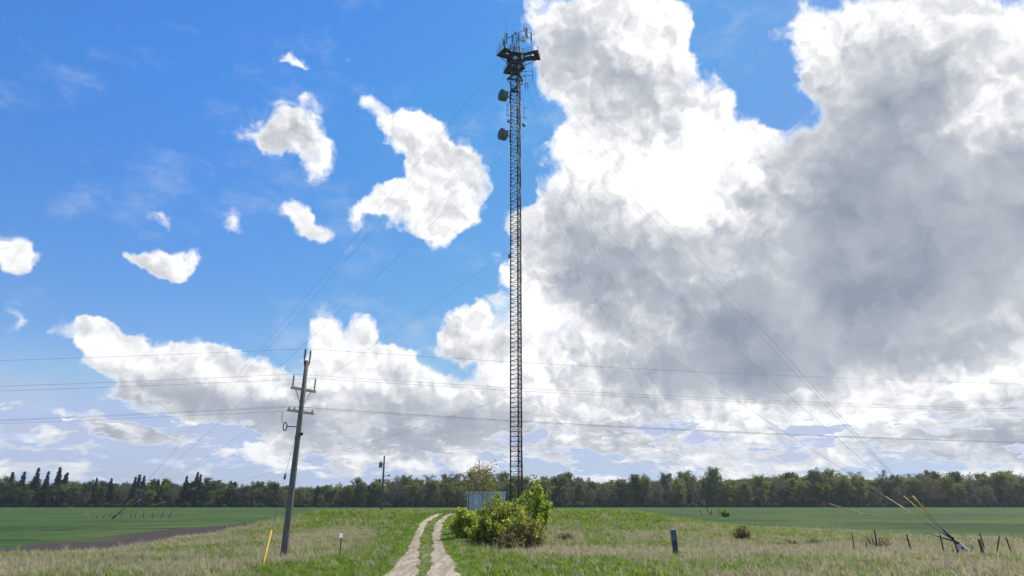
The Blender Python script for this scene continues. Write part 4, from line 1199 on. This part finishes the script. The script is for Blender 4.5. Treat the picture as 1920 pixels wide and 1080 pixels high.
place_shrub('brown_shrub', 3.9, 50.5, rs, 'low rusty brown clump right of the thicket', 'shrub', None, (1.0, 1, .55), 1.1)
place_shrub('brown_shrub', 18.9, 47.4, rs, 'low reddish clump between the upright brown shrub and the rusty posts', 'shrub', 'low reddish clumps', (.7, .7, .42), 2.0)
place_shrub('brown_shrub', 20.6, 47.6, rs, 'low reddish clump between the upright brown shrub and the rusty posts', 'shrub', 'low reddish clumps', (.8, .8, .45), 3.0)
place_shrub('brown_shrub', 24.6, 38.8, shrub(114, .8, 1.7, 'blade_rust', 40, 120, .07, lean_=.9), 'low tangle of dead stems among the posts by the anchor', 'shrub')

# ------------------------------------------------------------------ grass
def tuft(name, seed, n, h, spread, mat, curl=.5, w=.016, head=False):
    rg = np.random.default_rng(seed); V = []; Fq = []
    for i in range(n):
        an = rg.random() * 6.283; r = spread * rg.random() ** .6; a2 = an + rg.normal() * .9
        b = np.array([math.cos(an) * r, math.sin(an) * r, -.03])
        hh = h * (.55 + .6 * rg.random()); c = curl * (.3 + rg.random()) * hh
        dx = np.array([math.cos(a2), math.sin(a2), 0]); sd = np.array([-dx[1], dx[0], 0]) * w * (.7 + .6 * rg.random())
        m = b + dx * c * .3 + np.array([0, 0, hh * .6]); t = b + dx * c + np.array([0, 0, hh])
        k = len(V); V += [b - sd, b + sd, m + sd * .8, m - sd * .8, t + sd * .15, t - sd * .15]
        Fq += [(k, k + 1, k + 2, k + 3), (k + 3, k + 2, k + 4, k + 5)]
    return bpy.data.objects.new(name, np_mesh(name, np.array(V), np.array(Fq), mat))

def in_view(n, y0, y1, rg):
    y = np.sqrt(rg.uniform(y0 * y0, y1 * y1, n)); x = rg.uniform(-.86, .86, n) * y
    return x, y
def track_clear(x, y):
    lo, li, ri, ro = rut_bounds(y); dx = x - track_x(y)
    return ((dx > lo + .03) & (dx < li - .03)) | ((dx > ri + .03) & (dx < ro - .03))
def verge(name, seed, n, y0, y1, weight, src, smin, smax, label):
    rg = np.random.default_rng(seed)
    x, y = in_view(n, y0, y1, rg)
    f, so_, dr_, lu, dist = masks(x, y)
    keep = (rg.random(n) < weight(f, dr_, lu, x, y)) & ~track_clear(x, y) & (f < .4)
    # the crown between the ruts wears thin near the road
    ctr = np.abs(x - track_x(y)) < .5
    keep &= ~(ctr & (y < 40) & (rg.random(n) < .8))
    x, y = x[keep], y[keep]
    sc = rg.uniform(smin, smax, len(x))
    sc[np.abs(x - track_x(y)) < 1.9] *= .55
    P = np.stack([x, y, ground_z(x, y)], -1)
    o = scatter(name, P, rg.random(len(x)) * 6.28, sc, src)
    tag(o, label, 'grass')
    return o
g1 = tuft('tuft', 1, 16, .20, .17, M['blade_green']); g2 = tuft('tuft', 2, 14, .27, .16, M['blade_green'], .7)
l1 = tuft('tuft', 3, 20, .16, .18, M['blade_lush'], .5); d1 = tuft('tuft', 4, 14, .34, .15, M['blade_dry'], .75, .012)
d2 = tuft('tuft', 5, 16, .24, .20, M['blade_dry'], 1.1, .013); r1 = tuft('tuft', 6, 12, .30, .12, M['blade_rust'], .4, .012)
verge('green_grass', 1, 52000, 24, 62, lambda f, d, l, x, y: np.clip(.85 - .75 * d - .35 * l, .08, 1), g1, .6, 1.3, 'short green grass of the verge')
verge('green_grass', 2, 26000, 24, 62, lambda f, d, l, x, y: np.clip(.7 - .7 * d - .4 * l, .05, 1), g2, .6, 1.3, 'taller green grass blades of the verge')
verge('green_grass', 3, 42000, 60, 118, lambda f, d, l, x, y: np.clip(.8 - .6 * d, .1, 1), g2, .9, 1.8, 'green grass on the slope of the pad')
verge('lush_grass', 4, 52000, 24, 84, lambda f, d, l, x, y: np.clip(l * 1.15, 0, 1), l1, .7, 1.4, 'bright lush grass along the track')
verge('dry_grass', 5, 46000, 24, 70, lambda f, d, l, x, y: np.clip(d * 1.1 + .10, 0, 1), d1, .6, 1.35, 'tall dry straw coloured grass')
verge('dry_grass', 6, 36000, 24, 64, lambda f, d, l, x, y: np.clip(d * 1.0 + .06, 0, 1), d2, .6, 1.3, 'flattened dry straw coloured grass')
verge('dry_grass', 7, 26000, 60, 118, lambda f, d, l, x, y: np.clip(d * 1.0 + .10, 0, 1), d1, .8, 1.5, 'dry grass on the slope of the pad')
verge('dead_stalks', 8, 9000, 26, 46, lambda f, d, l, x, y: np.clip((fbm(x, y, .35) - .56) * 4, 0, 1) * np.exp(-((y - 30.5) / 4.0) ** 2) * sst(2, 5, x), r1, .6, 1.1, 'dark dead stalks in the ditch grass')

def pebble(name, seed):
    rg = np.random.default_rng(seed); bm = bmesh.new(); bmesh.ops.create_icosphere(bm, subdivisions=1, radius=.5)
    for v in bm.verts: v.co *= .75 + .5 * rg.random(); v.co.z *= .55
    me = bpy.data.meshes.new(name); bm.to_mesh(me); bm.free(); me.materials.append(M['stone'])
    return bpy.data.objects.new(name, me)
M['stone'] = solid('pale gravel stones', (.42, .36, .27), .9, 0, .45, 3)
def gravel():
    rg = np.random.default_rng(91); n = 9000
    y = np.sqrt(rg.uniform(22 ** 2, 60 ** 2, n)); lo, li, ri, ro = rut_bounds(y)
    t = rg.random(n); left = rg.random(n) < .45
    e = np.where(rg.random(n) < .5, t ** 3, 1 - t ** 3)
    dx = np.where(left, lo - .1 + (li - lo + .25) * e, ri - .15 + (ro - ri + .25) * e)
    x = track_x(y) + dx
    o = scatter('gravel', np.stack([x, y, ground_z(x, y) + .02], -1), rg.random(n) * 6.28, .015 + .05 * rg.random(n) ** 3, pebble('pebble', 5))
    tag(o, 'loose pale gravel along the wheel ruts', 'gravel')
gravel()
w1_ = tuft('tuft', 9, 9, .26, .10, M['blade_green'], .6, .03)
verge('weeds', 12, 5200, 24, 70, lambda f, d, l, x, y: np.clip((fbm(x, y, .5) - .5) * 5, 0, 1), w1_, .5, 1.2, 'broad leaved weeds in the verge')
s1_ = tuft('tuft', 10, 7, .62, .09, M['blade_dry'], .35, .010)
verge('seed_stalks', 13, 9000, 24, 70, lambda f, d, l, x, y: np.clip(d * .9 + .1, 0, 1) * np.clip((fbm(x + 9, y, .4) - .45) * 5, 0, 1), s1_, .6, 1.15, 'tall dry seed stalks in the verge')

# ------------------------------------------------------------------ air
def haze():
    m, g = material('thin summer haze')
    p = g.n('ShaderNodeVolumePrincipled')
    p.inputs['Color'].default_value = (.90, .95, 1, 1); p.inputs['Density'].default_value = HAZE
    p.inputs['Anisotropy'].default_value = .35
    o = g.n('ShaderNodeOutputMaterial'); g.link(p.outputs[0], o.inputs['Volume'])
    b = MB().box((-3600, -800, -2.0), (3600, 4200, 125)).build('haze', m)
    tag(b, kind='stuff')
HAZE = .00012
haze()
